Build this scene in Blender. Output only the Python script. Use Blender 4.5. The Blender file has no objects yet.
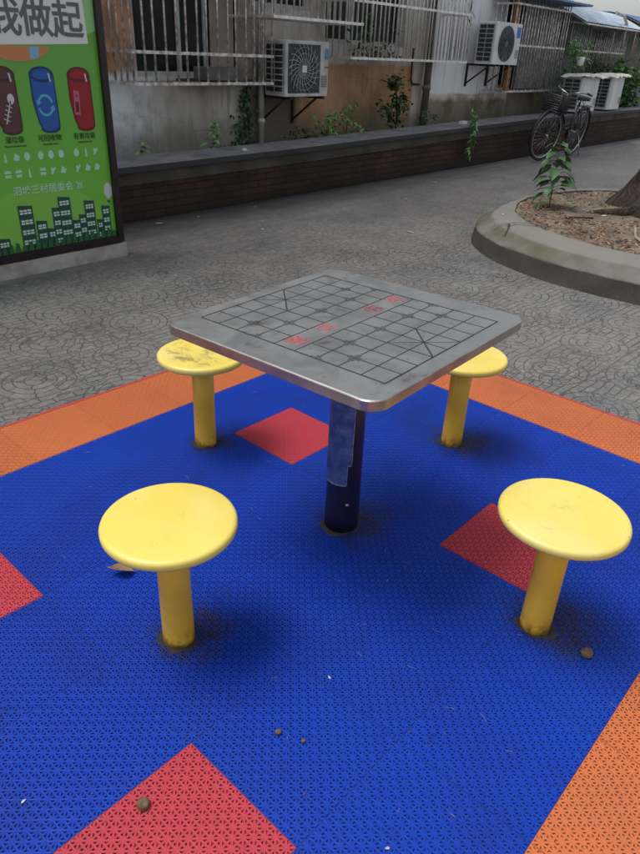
import bpy, math, random
from mathutils import Vector, Matrix
random.seed(11)
PI = math.pi
sc = bpy.context.scene
col = sc.collection

# ------------------------------------------------------------------ object helpers
def tag(o, label=None, cat=None, group=None, kind=None):
    if label: o['label'] = label
    if cat: o['category'] = cat
    if group: o['group'] = group
    if kind: o['kind'] = kind
    return o

def empty(name, loc=(0, 0, 0), rot=(0, 0, 0), label=None, cat=None, group=None):
    o = bpy.data.objects.new(name, None)
    o.empty_display_size = .1
    col.objects.link(o)
    o.location = loc
    o.rotation_euler = rot
    return tag(o, label, cat, group)

def copy_tree(o, parent=None):
    c = o.copy(); col.objects.link(c); c.parent = parent
    for ch in list(o.children): copy_tree(ch, c)
    return c

class MB:
    """collects shapes and links them as one mesh object"""
    def __init__(s): s.v = []; s.f = []; s.sm = []; s.mi = []; s.cur = 0
    def add(s, vs, fs, smooth=False):
        b = len(s.v); s.v += [tuple(p) for p in vs]
        for f in fs: s.f.append([b + i for i in f]); s.sm.append(smooth); s.mi.append(s.cur)
        return s
    def box(s, x0, x1, y0, y1, z0, z1):
        vs = [(x, y, z) for z in (z0, z1) for y in (y0, y1) for x in (x0, x1)]
        return s.add(vs, [(0, 2, 3, 1), (4, 5, 7, 6), (0, 1, 5, 4), (2, 6, 7, 3), (0, 4, 6, 2), (1, 3, 7, 5)])
    def obox(s, c, ax, ay, az):
        c, ax, ay, az = map(Vector, (c, ax, ay, az))
        vs = [c + ax * i + ay * j + az * k for k in (-1, 1) for j in (-1, 1) for i in (-1, 1)]
        return s.add(vs, [(0, 2, 3, 1), (4, 5, 7, 6), (0, 1, 5, 4), (2, 6, 7, 3), (0, 4, 6, 2), (1, 3, 7, 5)])
    def tube(s, pts, r, n=10, closed=False, cap=True):
        pts = [Vector(p) for p in pts]
        rs = r if isinstance(r, (list, tuple)) else [r] * len(pts)
        N = len(pts); vs = []
        prev = None
        for i, p in enumerate(pts):
            if closed: t = pts[(i + 1) % N] - pts[i - 1]
            else: t = pts[min(i + 1, N - 1)] - pts[max(i - 1, 0)]
            t.normalize()
            if prev is None:
                a = Vector((0, 0, 1)) if abs(t.z) < .9 else Vector((1, 0, 0))
                u = t.cross(a).normalized()
            else:
                u = (prev - t * prev.dot(t)).normalized()
            prev = u; w = t.cross(u)
            for k in range(n):
                an = 2 * PI * k / n
                vs.append(p + (u * math.cos(an) + w * math.sin(an)) * rs[i])
        fs = []
        for i in range(N if closed else N - 1):
            j = (i + 1) % N
            for k in range(n):
                k2 = (k + 1) % n
                fs.append((i * n + k, i * n + k2, j * n + k2, j * n + k))
        s.add(vs, fs, True)
        if cap and not closed:
            b = len(s.v) - len(vs)
            s.f.append([b + k for k in range(n)][::-1]); s.sm.append(False); s.mi.append(s.cur)
            s.f.append([b + (N - 1) * n + k for k in range(n)]); s.sm.append(False); s.mi.append(s.cur)
        return s
    def lathe(s, prof, n=48, c=(0, 0, 0), smooth=True):
        vs = []
        for r, z in prof:
            for k in range(n):
                a = 2 * PI * k / n
                vs.append((c[0] + r * math.cos(a), c[1] + r * math.sin(a), c[2] + z))
        fs = []
        for i in range(len(prof) - 1):
            for k in range(n):
                k2 = (k + 1) % n
                fs.append((i * n + k, i * n + k2, (i + 1) * n + k2, (i + 1) * n + k))
        s.add(vs, fs, smooth)
        b = len(s.v) - len(vs)
        s.f.append([b + k for k in range(n)][::-1]); s.sm.append(False); s.mi.append(s.cur)
        s.f.append([b + (len(prof) - 1) * n + k for k in range(n)]); s.sm.append(False); s.mi.append(s.cur)
        return s
    def rings(s, loops, smooth=False, cap=True):
        n = len(loops[0]); vs = [p for l in loops for p in l]; fs = []
        for i in range(len(loops) - 1):
            for k in range(n):
                k2 = (k + 1) % n
                fs.append((i * n + k, i * n + k2, (i + 1) * n + k2, (i + 1) * n + k))
        if cap: fs += [list(range(n))[::-1], [(len(loops) - 1) * n + k for k in range(n)]]
        return s.add(vs, fs, smooth)
    def prism_y(s, poly, y0, y1):           # poly in (x, z), thickness along y
        n = len(poly)
        vs = [(x, y0, z) for x, z in poly] + [(x, y1, z) for x, z in poly]
        return s.add(vs, [list(range(n)), list(range(n, 2 * n))[::-1]] + [(k, n + k, n + (k + 1) % n, (k + 1) % n) for k in range(n)])
    def build(s, name, mats, parent=None):
        me = bpy.data.meshes.new(name)
        me.from_pydata(s.v, [], s.f)
        if not isinstance(mats, (list, tuple)): mats = [mats]
        for m in mats: me.materials.append(m)
        me.polygons.foreach_set('use_smooth', s.sm)
        me.polygons.foreach_set('material_index', s.mi)
        me.update()
        o = bpy.data.objects.new(name, me); col.objects.link(o)
        if parent: o.parent = parent
        return o

def text_mesh(name, body, size, mat, parent, M, extrude=.0006, bold=0.0):
    cu = bpy.data.curves.new('t', 'FONT'); cu.body = body; cu.size = size; cu.extrude = extrude
    cu.align_x = 'CENTER'; cu.align_y = 'CENTER'; cu.offset = bold
    t = bpy.data.objects.new('t', cu); col.objects.link(t)
    bpy.context.view_layer.update()
    me = bpy.data.meshes.new_from_object(t.evaluated_get(bpy.context.evaluated_depsgraph_get()))
    bpy.data.objects.remove(t); bpy.data.curves.remove(cu)
    me.transform(M); me.materials.clear(); me.materials.append(mat); me.name = name
    o = bpy.data.objects.new(name, me); col.objects.link(o); o.parent = parent
    return o

# ------------------------------------------------------------------ material helpers
class NT:
    def __init__(s, name):
        s.mat = bpy.data.materials.new(name); s.mat.use_nodes = True
        s.t = s.mat.node_tree; s.n = s.t.nodes; s.l = s.t.links
        s.b = s.n['Principled BSDF']; s.out = s.n['Material Output']
        s.tc = s.n.new('ShaderNodeTexCoord'); s.co = s.tc.outputs['Object']
    def put(s, sock, v):
        if hasattr(v, 'links'): s.l.new(v, sock)
        elif isinstance(v, (tuple, list)): sock.default_value = (*v, 1) if len(v) == 3 and len(sock.default_value) == 4 else v
        else: sock.default_value = v
    def m(s, op, a, b=None, c=None, clamp=False):
        nd = s.n.new('ShaderNodeMath'); nd.operation = op; nd.use_clamp = clamp
        s.put(nd.inputs[0], a)
        if b is not None: s.put(nd.inputs[1], b)
        if c is not None: s.put(nd.inputs[2], c)
        return nd.outputs[0]
    def xyz(s, v=None):
        nd = s.n.new('ShaderNodeSeparateXYZ'); s.put(nd.inputs[0], v or s.co); return nd.outputs
    def comb(s, x, y, z):
        nd = s.n.new('ShaderNodeCombineXYZ')
        for i, q in enumerate((x, y, z)): s.put(nd.inputs[i], q)
        return nd.outputs[0]
    def noise(s, scale, detail=4, rough=.55, vec=None, dist=0, out=0):
        nd = s.n.new('ShaderNodeTexNoise'); s.put(nd.inputs['Vector'], vec or s.co)
        nd.inputs['Scale'].default_value = scale; nd.inputs['Detail'].default_value = detail
        nd.inputs['Roughness'].default_value = rough; nd.inputs['Distortion'].default_value = dist
        return nd.outputs[out]
    def vor(s, scale, feature='F1', vec=None, out=0):
        nd = s.n.new('ShaderNodeTexVoronoi'); nd.feature = feature
        s.put(nd.inputs['Vector'], vec or s.co); nd.inputs['Scale'].default_value = scale
        return nd.outputs[out]
    def map(s, sc_=(1, 1, 1), loc=(0, 0, 0), vec=None):
        nd = s.n.new('ShaderNodeMapping'); s.put(nd.inputs[0], vec or s.co)
        nd.inputs['Scale'].default_value = sc_; nd.inputs['Location'].default_value = loc
        return nd.outputs[0]
    def step(s, v, a, b):                  # smooth 0..1 between a and b
        nd = s.n.new('ShaderNodeMapRange'); nd.interpolation_type = 'SMOOTHSTEP'; nd.clamp = True
        s.put(nd.inputs[0], v); s.put(nd.inputs[1], a); s.put(nd.inputs[2], b)
        nd.inputs[3].default_value = 0; nd.inputs[4].default_value = 1
        return nd.outputs[0]
    def mix(s, f, a, b, blend='MIX'):
        nd = s.n.new('ShaderNodeMix'); nd.data_type = 'RGBA'; nd.blend_type = blend
        s.put(nd.inputs[0], f); s.put(nd.inputs[6], a); s.put(nd.inputs[7], b)
        return nd.outputs[2]
    def bump(s, h, strength=.3, dist=.01, prev=None):
        nd = s.n.new('ShaderNodeBump'); nd.inputs['Strength'].default_value = strength
        nd.inputs['Distance'].default_value = dist; s.put(nd.inputs['Height'], h)
        if prev: s.l.new(prev, nd.inputs['Normal'])
        return nd.outputs[0]
    def fin(s, color=None, rough=None, metal=None, normal=None, spec=None):
        if color is not None: s.put(s.b.inputs['Base Color'], color)
        if rough is not None: s.put(s.b.inputs['Roughness'], rough)
        if metal is not None: s.put(s.b.inputs['Metallic'], metal)
        if normal is not None: s.l.new(normal, s.b.inputs['Normal'])
        if spec is not None: s.put(s.b.inputs['Specular IOR Level'], spec)
        return s.mat

def simple(name, c1, c2=None, scale=6, rough=.6, metal=0, bump=0, bscale=60, bdist=.003, lo=.35, hi=.65, spec=None):
    t = NT(name); c2 = c2 or tuple(x * .75 for x in c1)
    n = t.noise(scale, 5)
    c = t.mix(t.step(n, lo, hi), c1, c2)
    nr = t.bump(t.noise(bscale, 4), bump, bdist) if bump else None
    r = t.m('ADD', t.m('MULTIPLY', t.noise(scale * 3, 3), .2), rough - .1)
    return t.fin(c, r, metal, nr, spec)

# ------------------------------------------------------------------ materials
GX, GY = .144, .3777; PHI = -.0282
S = 0.3408; G = S / 22
def mat_tile(name, c, dirt):
    """perforated plastic sport tile: star lattice of small triangular holes through the sheet"""
    t = NT(name)
    x, y, z = t.xyz()
    X = t.m('PINGPONG', t.m('DIVIDE', x, G), 1); Y = t.m('PINGPONG', t.m('DIVIDE', y, G), 1)
    d = t.m('MINIMUM', t.m('MINIMUM', X, t.m('SUBTRACT', 1, X)), t.m('MINIMUM', Y, t.m('SUBTRACT', 1, Y)))
    dg = t.m('MULTIPLY', t.m('ABSOLUTE', t.m('SUBTRACT', X, Y)), .7071)
    d = t.m('MINIMUM', d, dg)
    hole = t.m('GREATER_THAN', d, .168)
    tx = t.m('ABSOLUTE', t.m('SUBTRACT', t.m('FRACT', t.m('ADD', t.m('DIVIDE', x, S), .5)), .5))
    ty = t.m('ABSOLUTE', t.m('SUBTRACT', t.m('FRACT', t.m('ADD', t.m('DIVIDE', y, S), .5)), .5))
    seam = t.m('LESS_THAN', t.m('MINIMUM', tx, ty), .0035)
    cell = t.comb(t.m('FLOOR', t.m('DIVIDE', x, S)), t.m('FLOOR', t.m('DIVIDE', y, S)), 0)
    wn = t.n.new('ShaderNodeTexWhiteNoise'); wn.noise_dimensions = '2D'; t.put(wn.inputs['Vector'], cell)
    dirtmask = t.m('ADD', t.m('MULTIPLY', t.step(t.noise(2.2, 6, .65), .42, .75), .5), t.m('MULTIPLY', t.step(t.noise(9, 7, .75, t.map(loc=(4, 4, 0))), .56, .7), .35), None, True)
    cc = t.mix(t.m('MULTIPLY', wn.outputs[0], .45), c, tuple(q * .82 for q in c))
    if name == 'blue_plastic': cc = t.mix(t.m('MULTIPLY', t.step(t.noise(1.4, 4, .6, t.map(loc=(9, 2, 0))), .45, .7), .35), cc, (.008, .05, .34))
    cc = t.mix(dirtmask, cc, dirt)
    # ragged darker patches around the post cut-outs, mostly to one side of each post
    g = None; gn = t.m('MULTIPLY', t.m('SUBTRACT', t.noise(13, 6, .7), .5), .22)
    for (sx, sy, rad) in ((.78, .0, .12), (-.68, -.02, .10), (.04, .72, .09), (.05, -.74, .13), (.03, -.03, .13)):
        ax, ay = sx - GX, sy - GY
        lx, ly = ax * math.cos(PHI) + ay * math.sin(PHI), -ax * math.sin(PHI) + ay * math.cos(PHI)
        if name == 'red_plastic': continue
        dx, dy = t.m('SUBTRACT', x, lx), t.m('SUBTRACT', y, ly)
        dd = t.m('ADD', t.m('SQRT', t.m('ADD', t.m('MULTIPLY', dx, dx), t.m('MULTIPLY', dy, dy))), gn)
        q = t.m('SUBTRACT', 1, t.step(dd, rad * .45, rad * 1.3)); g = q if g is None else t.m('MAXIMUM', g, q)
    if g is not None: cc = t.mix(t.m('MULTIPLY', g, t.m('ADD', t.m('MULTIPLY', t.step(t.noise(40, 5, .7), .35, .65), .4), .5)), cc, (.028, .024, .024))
    fine = t.step(t.noise(90, 5, .7), .55, .8)
    cc = t.mix(t.m('MULTIPLY', fine, .10), cc, (.16, .15, .14))
    r = t.m('ADD', t.m('MULTIPLY', t.noise(7, 4), .25), .38)
    t.fin(cc, r, 0, t.bump(t.step(d, .0, .15), .5, .0009), .14)
    tr = t.n.new('ShaderNodeBsdfTransparent'); mx = t.n.new('ShaderNodeMixShader')
    t.put(mx.inputs[0], t.m('MAXIMUM', hole, t.m('MULTIPLY', seam, .8)))
    t.l.new(t.b.outputs[0], mx.inputs[1]); t.l.new(tr.outputs[0], mx.inputs[2]); t.l.new(mx.outputs[0], t.out.inputs[0])
    return t.mat
GX, GY = .144, .3777; PHI = -.0282
M = {}
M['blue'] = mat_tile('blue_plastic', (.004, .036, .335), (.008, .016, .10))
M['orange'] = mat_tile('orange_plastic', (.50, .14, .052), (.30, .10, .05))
M['red'] = mat_tile('red_plastic', (.43, .045, .066), (.22, .03, .04))
M['blue_under'] = simple('blue_plastic_base', (.008, .05, .38), (.006, .035, .26), 30, .7)
M['orange_under'] = simple('orange_plastic_base', (.55, .13, .04), (.4, .09, .03), 30, .7)
M['red_under'] = simple('red_plastic_base', (.45, .025, .04), (.3, .02, .03), 30, .7)
M['trim'] = simple('red_rubber', (0.44, 0.04, 0.056), (0.32, 0.048, 0.048), 20, .6, bump=.3)

def mat_pavement():
    t = NT('stamped_pavement')
    w = t.noise(5, 3, out=1)
    wv = t.n.new('ShaderNodeVectorMath'); wv.operation = 'SUBTRACT'; t.put(wv.inputs[0], w); wv.inputs[1].default_value = (0.316, 0.329, 0.355)
    ws = t.n.new('ShaderNodeVectorMath'); ws.operation = 'SCALE'; t.put(ws.inputs[0], wv.outputs[0]); ws.inputs['Scale'].default_value = .05
    wa = t.n.new('ShaderNodeVectorMath'); wa.operation = 'ADD'; t.put(wa.inputs[0], t.co); t.put(wa.inputs[1], ws.outputs[0])
    rot = t.n.new('ShaderNodeMapping'); rot.inputs['Rotation'].default_value = (0, 0, math.radians(4)); t.put(rot.inputs[0], wa.outputs[0])
    x, y, z = t.xyz(rot.outputs[0])
    PX, PY = .52, .39
    row = t.m('FLOOR', t.m('DIVIDE', y, PY))
    xo = t.m('ADD', x, t.m('MULTIPLY', t.m('MODULO', t.m('ABSOLUTE', row), 2), PX / 2))
    lx = t.m('SUBTRACT', t.m('MULTIPLY', t.m('FRACT', t.m('DIVIDE', xo, PX)), PX), PX / 2)
    ly = t.m('SUBTRACT', t.m('MULTIPLY', t.m('FRACT', t.m('DIVIDE', y, PY)), PY), PY / 2)
    r = t.m('SQRT', t.m('ADD', t.m('MULTIPLY', lx, lx), t.m('MULTIPLY', ly, ly)))
    ST = .047
    rr = t.m('DIVIDE', r, ST)
    ringj = t.m('ABSOLUTE', t.m('SUBTRACT', t.m('FRACT', rr), .5))          # .5 at joints
    ri = t.m('FLOOR', rr)
    ang = t.m('DIVIDE', t.m('ADD', t.m('ARCTAN2', ly, lx), PI), 2 * PI)
    cnt = t.m('MULTIPLY', t.m('ADD', ri, .35), 3.0); cnt = t.m('ROUND', cnt)
    af = t.m('FRACT', t.m('ADD', t.m('MULTIPLY', ang, cnt), t.m('MULTIPLY', ri, .37)))
    aj = t.m('MULTIPLY', t.m('MULTIPLY', t.m('SUBTRACT', .5, t.m('ABSOLUTE', t.m('SUBTRACT', af, .5))), r), t.m('DIVIDE', 6.283, t.m('MAXIMUM', cnt, 1)))
    rj = t.m('MULTIPLY', t.m('SUBTRACT', .5, ringj), ST)
    aj = t.m('ADD', aj, t.m('MULTIPLY', t.m('LESS_THAN', ri, .5), 1))
    dc = t.m('MINIMUM', rj, aj)
    # brick courses filling between the rosettes
    BX, BY = .10, .045
    brow = t.m('FLOOR', t.m('DIVIDE', y, BY))
    bx = t.m('FRACT', t.m('ADD', t.m('DIVIDE', x, BX), t.m('MULTIPLY', brow, .45)))
    by = t.m('FRACT', t.m('DIVIDE', y, BY))
    db = t.m('MINIMUM', t.m('MULTIPLY', t.m('SUBTRACT', .5, t.m('ABSOLUTE', t.m('SUBTRACT', bx, .5))), BX),
             t.m('MULTIPLY', t.m('SUBTRACT', .5, t.m('ABSOLUTE', t.m('SUBTRACT', by, .5))), BY))
    inside = t.m('LESS_THAN', r, ST * 4)
    d = t.m('ADD', t.m('MULTIPLY', dc, inside), t.m('MULTIPLY', db, t.m('SUBTRACT', 1, inside)))
    edge = t.m('ABSOLUTE', t.m('SUBTRACT', r, ST * 4))
    d = t.m('MINIMUM', d, edge)
    vz = t.m('MULTIPLY', t.vor(11, 'DISTANCE_TO_EDGE', t.map((1, 1.5, 1), (0, 0, 0), wa.outputs[0])), .10)
    d = t.m('MINIMUM', d, t.m('ADD', vz, t.m('MULTIPLY', t.step(t.noise(1.9, 3, .5, t.map(loc=(2, 8, 0))), .47, .55), .02)))
    wear = t.step(t.noise(1.1, 4, .6), .3, .7)
    # joints filled and worn shallow away from the play floor, still open near it
    px, py, pz = t.xyz()
    keep = t.m('SUBTRACT', 1, t.step(t.m('ADD', py, t.m('MULTIPLY', px, .25)), 2.4, 4.6))
    keep = t.m('ADD', t.m('MULTIPLY', keep, .58), .36)
    joint = t.m('SUBTRACT', 1, t.step(d, .001, .0045))
    jm = t.m('MULTIPLY', t.m('MULTIPLY', joint, keep), t.m('ADD', t.m('MULTIPLY', wear, .35), .65))
    big = t.noise(.55, 5, .6); mid = t.noise(3.0, 6, .6); fine = t.noise(70, 6, .75)
    c = t.mix(t.step(big, .38, .62), (0.12, 0.117, 0.112), (0.165, 0.157, 0.15))
    pink = t.step(t.noise(1.6, 3, .5, t.map(loc=(7, 3, 0))), .5, .7)
    c = t.mix(t.m('MULTIPLY', pink, .5), c, (0.171, 0.125, 0.117))
    teal = t.step(t.noise(1.3, 3, .5, t.map(loc=(-4, 9, 0))), .5, .68)
    c = t.mix(t.m('MULTIPLY', teal, .6), c, (0.0824, 0.101, 0.106))
    c = t.mix(t.m('MULTIPLY', t.step(mid, .45, .8), .5), c, (0.228, 0.214, 0.191))
    c = t.mix(t.m('MULTIPLY', t.step(mid, .5, .2), .6), c, (0.0633, 0.0638, 0.0624))
    c = t.mix(t.m('MULTIPLY', t.step(fine, .4, .75), .45), c, (0.266, 0.256, 0.248))
    c = t.mix(t.m('MULTIPLY', t.step(fine, .5, .25), .5), c, (0.0443, 0.0435, 0.0425))
    spk = t.noise(17, 5, .7)
    c = t.mix(t.m('MULTIPLY', t.step(spk, .52, .7), .45), c, (0.265, 0.256, 0.243))
    c = t.mix(t.m('MULTIPLY', t.step(spk, .48, .3), .55), c, (0.0626, 0.0613, 0.0593))
    far = t.step(py, 2.6, 3.9)
    streak = t.noise(3.0, 5, .65, t.map((.35, 2.2, 1)))
    c = t.mix(t.m('MULTIPLY', far, t.m('MULTIPLY', t.step(streak, .45, .7), .55)), c, (0.253, 0.247, 0.234))
    damp = t.m('MULTIPLY', t.step(t.m('ADD', py, t.m('MULTIPLY', mid, .6)), 3.7, 4.4), t.m('SUBTRACT', 1, t.step(px, 3, 12)))
    c = t.mix(t.m('MULTIPLY', damp, .9), c, (0.0316, 0.0316, 0.0318))
    c = t.mix(t.m('MULTIPLY', jm, .68), c, (0.0139, 0.0138, 0.0134))
    h = t.m('SUBTRACT', t.m('MULTIPLY', fine, .35), t.m('MULTIPLY', jm, 1.0))
    return t.fin(c, t.m('ADD', t.m('MULTIPLY', mid, .3), .55), 0, t.bump(h, .75, .006), .3)
M['pave'] = mat_pavement()

def mat_yellow(name='yellow_paint', grime=0.0, seed=0, post=False):
    t = NT(name)
    base = t.mix(t.step(t.noise(3, 3, .5, t.map(loc=(seed, 2, 1))), .3, .7), (0.72, 0.584, 0.128), (0.672, 0.52, 0.088))
    pale = t.m('MULTIPLY', t.step(t.noise(4.5, 3, .5, t.map(loc=(seed, 0, 4))), .45, .75), .5)
    base = t.mix(pale, base, (0.72, 0.64, 0.288))
    x, y, z = t.xyz()
    rr = t.m('SQRT', t.m('ADD', t.m('MULTIPLY', x, x), t.m('MULTIPLY', y, y)))
    s1 = t.noise(13, 9, .72, t.map((1, 1.5, 1), (seed, seed, 0)), .4)
    mask = t.m('MULTIPLY', t.step(s1, .55 - .06 * grime, .68 - .03 * grime), t.m('SUBTRACT', 1, t.step(rr, .07 + .03 * grime, .15)))
    if post: mask = 0.0; base = t.mix(t.step(t.noise(6, 4, .6), .3, .7), (.72, .43, .032), (.62, .35, .024))
    base = t.mix(0.0 if post else t.m('MULTIPLY', mask, min(.85, .15 + .6 * grime)), base, (0.24, 0.184, 0.072))
    sp = t.m('MULTIPLY', t.step(t.noise(60, 2, .5, t.map(loc=(seed, 5, 0))), .755, .78), .8)
    base = t.mix(sp, base, (0.128, 0.096, 0.04))
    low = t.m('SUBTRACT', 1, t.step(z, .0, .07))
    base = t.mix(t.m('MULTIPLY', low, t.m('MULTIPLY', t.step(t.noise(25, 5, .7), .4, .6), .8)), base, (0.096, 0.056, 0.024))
    return t.fin(base, t.m('ADD', t.m('MULTIPLY', t.noise(9, 4), .2), .26), 0, t.bump(t.noise(14, 3), .06, .004), .5)

def mat_steel():
    t = NT('scuffed_steel')
    a = t.noise(9, 6, .65, None, .6); b = t.noise(160, 3, .6, t.map((1, .06, 1)))
    c = t.mix(t.step(a, .35, .7), (0.363, 0.378, 0.389), (0.283, 0.295, 0.298))
    stain = t.step(t.noise(7, 7, .75, t.map(loc=(3, 1, 0))), .54, .68)
    c = t.mix(t.m('MULTIPLY', stain, .75), c, (0.0872, 0.08, 0.0727))
    sc2 = t.step(t.noise(60, 4, .7, t.map((1, .05, 1), (3, 0, 0))), .6, .68); c = t.mix(t.m('MULTIPLY', sc2, .35), c, (0.142, 0.142, 0.147))
    sc3 = t.step(t.noise(45, 4, .7, t.map((.06, 1, 1), (0, 5, 0))), .62, .68); c = t.mix(t.m('MULTIPLY', sc3, .3), c, (0.555, 0.566, 0.576))
    sp = t.step(t.vor(26, 'F1', t.map(loc=(.3, .1, 0))), .10, .05)
    c = t.mix(t.m('MULTIPLY', sp, .6), c, (0.0363, 0.0363, 0.0363))
    c = t.mix(t.m('MULTIPLY', b, .25), c, (0.363, 0.363, 0.363))
    r = t.m('ADD', t.m('MULTIPLY', t.step(a, .3, .7), .24), .30)
    return t.fin(c, r, .8, t.bump(b, .05, .001))
M['steel'] = mat_steel()
M['steel_edge'] = simple('steel_edge', (.5, .42, .36), (.36, .3, .27), 9, .3, .9, .1, 40)
M['line'] = simple('engraved_black', (0.012, 0.012, 0.014), (0.024, 0.024, 0.026), 40, .6)
M['faint_line'] = simple('worn_engraving', (.10, .10, .105), (.2, .2, .205), 40, .6)
M['redink'] = simple('worn_red_paint', (.42, .05, .06), (.3, .12, .12), 60, .6)
M['post'] = simple('navy_paint', (.008, .008, .03), (.014, .01, .03), 14, .32, bump=.1)
M['rim_dirt'] = simple('dirty_cutout', (.018, .017, .02), (.035, .028, .022), 30, .9, bump=.6, bscale=80)
def mat_sticker():
    t = NT('worn_notice')
    x, y, z = t.xyz()
    n = t.noise(30, 6, .7); 
    c = t.mix(t.step(n, .4, .7), (.03, .06, .20), (.10, .14, .30))
    row = t.m('FRACT', t.m('MULTIPLY', z, 62))
    tx = t.m('MULTIPLY', t.m('GREATER_THAN', row, .55), t.step(t.noise(120, 2, .5, t.map((1, 1, .3))), .5, .56))
    c = t.mix(t.m('MULTIPLY', tx, .5), c, (.10, .05, .14))
    e = t.step(t.noise(12, 5, .7, t.map(loc=(2, 2, 2))), .6, .7)
    c = t.mix(t.m('MULTIPLY', e, .5), c, (.14, .15, .22))
    return t.fin(c, .35, 0)
M['sticker'] = mat_sticker()
M['sticker_edge'] = simple('peeling_paper', (.26, .26, .32), (.1, .1, .18), 40, .7)

def mat_curb():
    t = NT('curb_concrete')
    x, y, z = t.xyz()
    a = t.noise(3, 6, .65); f = t.noise(60, 6, .7)
    c = t.mix(t.step(a, .35, .65), (0.122, 0.115, 0.0986), (0.159, 0.152, 0.138))
    moss = t.m('MULTIPLY', t.step(t.noise(2.2, 4, .6, t.map(loc=(1, 4, 0))), .4, .62), t.m('SUBTRACT', 1, t.m('MULTIPLY', t.step(z, .17, .2), .65)))
    c = t.mix(t.m('MULTIPLY', moss, .65), c, (0.0748, 0.0772, 0.0421))
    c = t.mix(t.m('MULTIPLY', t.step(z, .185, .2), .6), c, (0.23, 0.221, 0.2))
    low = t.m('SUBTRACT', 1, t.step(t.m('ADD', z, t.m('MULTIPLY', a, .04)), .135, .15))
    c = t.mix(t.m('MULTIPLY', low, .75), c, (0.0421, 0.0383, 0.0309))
    c = t.mix(t.m('MULTIPLY', t.step(f, .55, .75), .3), c, (0.211, 0.196, 0.178))
    c = t.mix(t.m('MULTIPLY', t.step(f, .42, .25), .4), c, (0.0281, 0.0281, 0.0234))
    return t.fin(c, .85, 0, t.bump(f, .5, .006), .2)
M['curb'] = mat_curb()
M['soil'] = simple('planter_earth', (0.204, 0.18, 0.128), (0.116, 0.0867, 0.068), 3.5, .95, bump=1, bscale=35, bdist=.02)
M['darksoil'] = simple('dark_earth', (.05, .04, .028), (.03, .035, .018), 6, .95, bump=1, bscale=30, bdist=.02)
M['litter'] = simple('dead_leaves', (.26, .12, .065), (.085, .045, .03), 12, .8)
M['litter2'] = simple('pale_dead_leaves', (.38, .31, .21), (.22, .16, .10), 9, .8)
M['litter_dark'] = simple('dark_crumbs', (.09, .055, .03), (.03, .022, .016), 30, .9)
def mat_bark():
    t = NT('bark')
    v = t.noise(9, 7, .7, t.map((1, 1, .35)), 1.0)
    c = t.mix(t.step(v, .35, .65), (.03, .022, .018), (.085, .065, .052))
    return t.fin(c, .9, 0, t.bump(v, 1, .06), .2)
M['bark'] = mat_bark()
def mat_leaf(name, a, b, rough=.45):
    t = NT(name); c = t.mix(t.step(t.noise(8, 3), .35, .65), a, b)
    t.b.inputs['Transmission Weight'].default_value = 0
    return t.fin(c, rough, 0, None, .4)
M['leaf'] = mat_leaf('green_leaf', (0.0446, 0.128, 0.0255), (0.0765, 0.204, 0.0446))
M['leaf_light'] = mat_leaf('light_green_leaf', (0.121, 0.324, 0.081), (0.176, 0.405, 0.121))
M['leaf_dark'] = mat_leaf('dark_green_leaf', (0.0272, 0.0765, 0.0238), (0.051, 0.119, 0.034))
M['stem'] = simple('green_stem', (.06, .08, .03), (.05, .05, .025), 10, .7)

def mat_brick():
    t = NT('old_brick')
    x, y, z = t.xyz()
    br = t.n.new('ShaderNodeTexBrick'); t.put(br.inputs[0], t.comb(x, z, y))
    br.inputs['Scale'].default_value = 1; br.inputs['Brick Width'].default_value = .24; br.inputs['Row Height'].default_value = .066
    br.inputs['Mortar Size'].default_value = .006; br.inputs['Mortar Smooth'].default_value = .4
    br.inputs['Color1'].default_value = (.085, .04, .027, 1); br.inputs['Color2'].default_value = (.05, .028, .021, 1)
    br.inputs['Mortar'].default_value = (.022, .02, .017, 1)
    d = t.step(t.noise(1.2, 5, .65), .35, .65)
    c = t.mix(t.m('MULTIPLY', d, .7), br.outputs[0], (.022, .017, .014))
    wet = t.m('SUBTRACT', 1, t.step(t.m('ADD', z, t.m('MULTIPLY', t.noise(3, 4), .12)), .03, .2))
    c = t.mix(t.m('MULTIPLY', wet, .7), c, (.018, .016, .013))
    return t.fin(c, .85, 0, t.bump(t.m('SUBTRACT', t.noise(40, 5), t.m('MULTIPLY', br.outputs[1], 1.2)), .6, .01), .2)
M['brick'] = mat_brick()
M['beam'] = simple('dark_concrete', (0.0819, 0.0693, 0.0529), (0.0441, 0.0378, 0.0315), 2.5, .85, bump=.5, bscale=45, bdist=.006)
def mat_cap():
    t = NT('cap_stone'); x, y, z = t.xyz()
    a = t.noise(4, 6, .65); j = t.m('ABSOLUTE', t.m('SUBTRACT', t.m('FRACT', t.m('DIVIDE', x, .6)), .5))
    c = t.mix(t.step(a, .35, .65), (0.115, 0.119, 0.131), (0.197, 0.201, 0.213))
    c = t.mix(t.m('MULTIPLY', t.step(t.noise(12, 5, .7, t.map((.3, 1, 1))), .5, .7), .5), c, (0.041, 0.0426, 0.0451))
    c = t.mix(t.m('GREATER_THAN', j, .493), c, (0.0164, 0.0164, 0.0164))
    nm = t.step(z, .0, .0)
    return t.fin(c, .6, 0, t.bump(t.noise(50, 5), .3, .004), .4)
M['cap'] = mat_cap()
M['cap_front'] = simple('dark_stone_edge', (.018, .018, .02), (.03, .03, .033), 6, .6, bump=.3)

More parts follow.
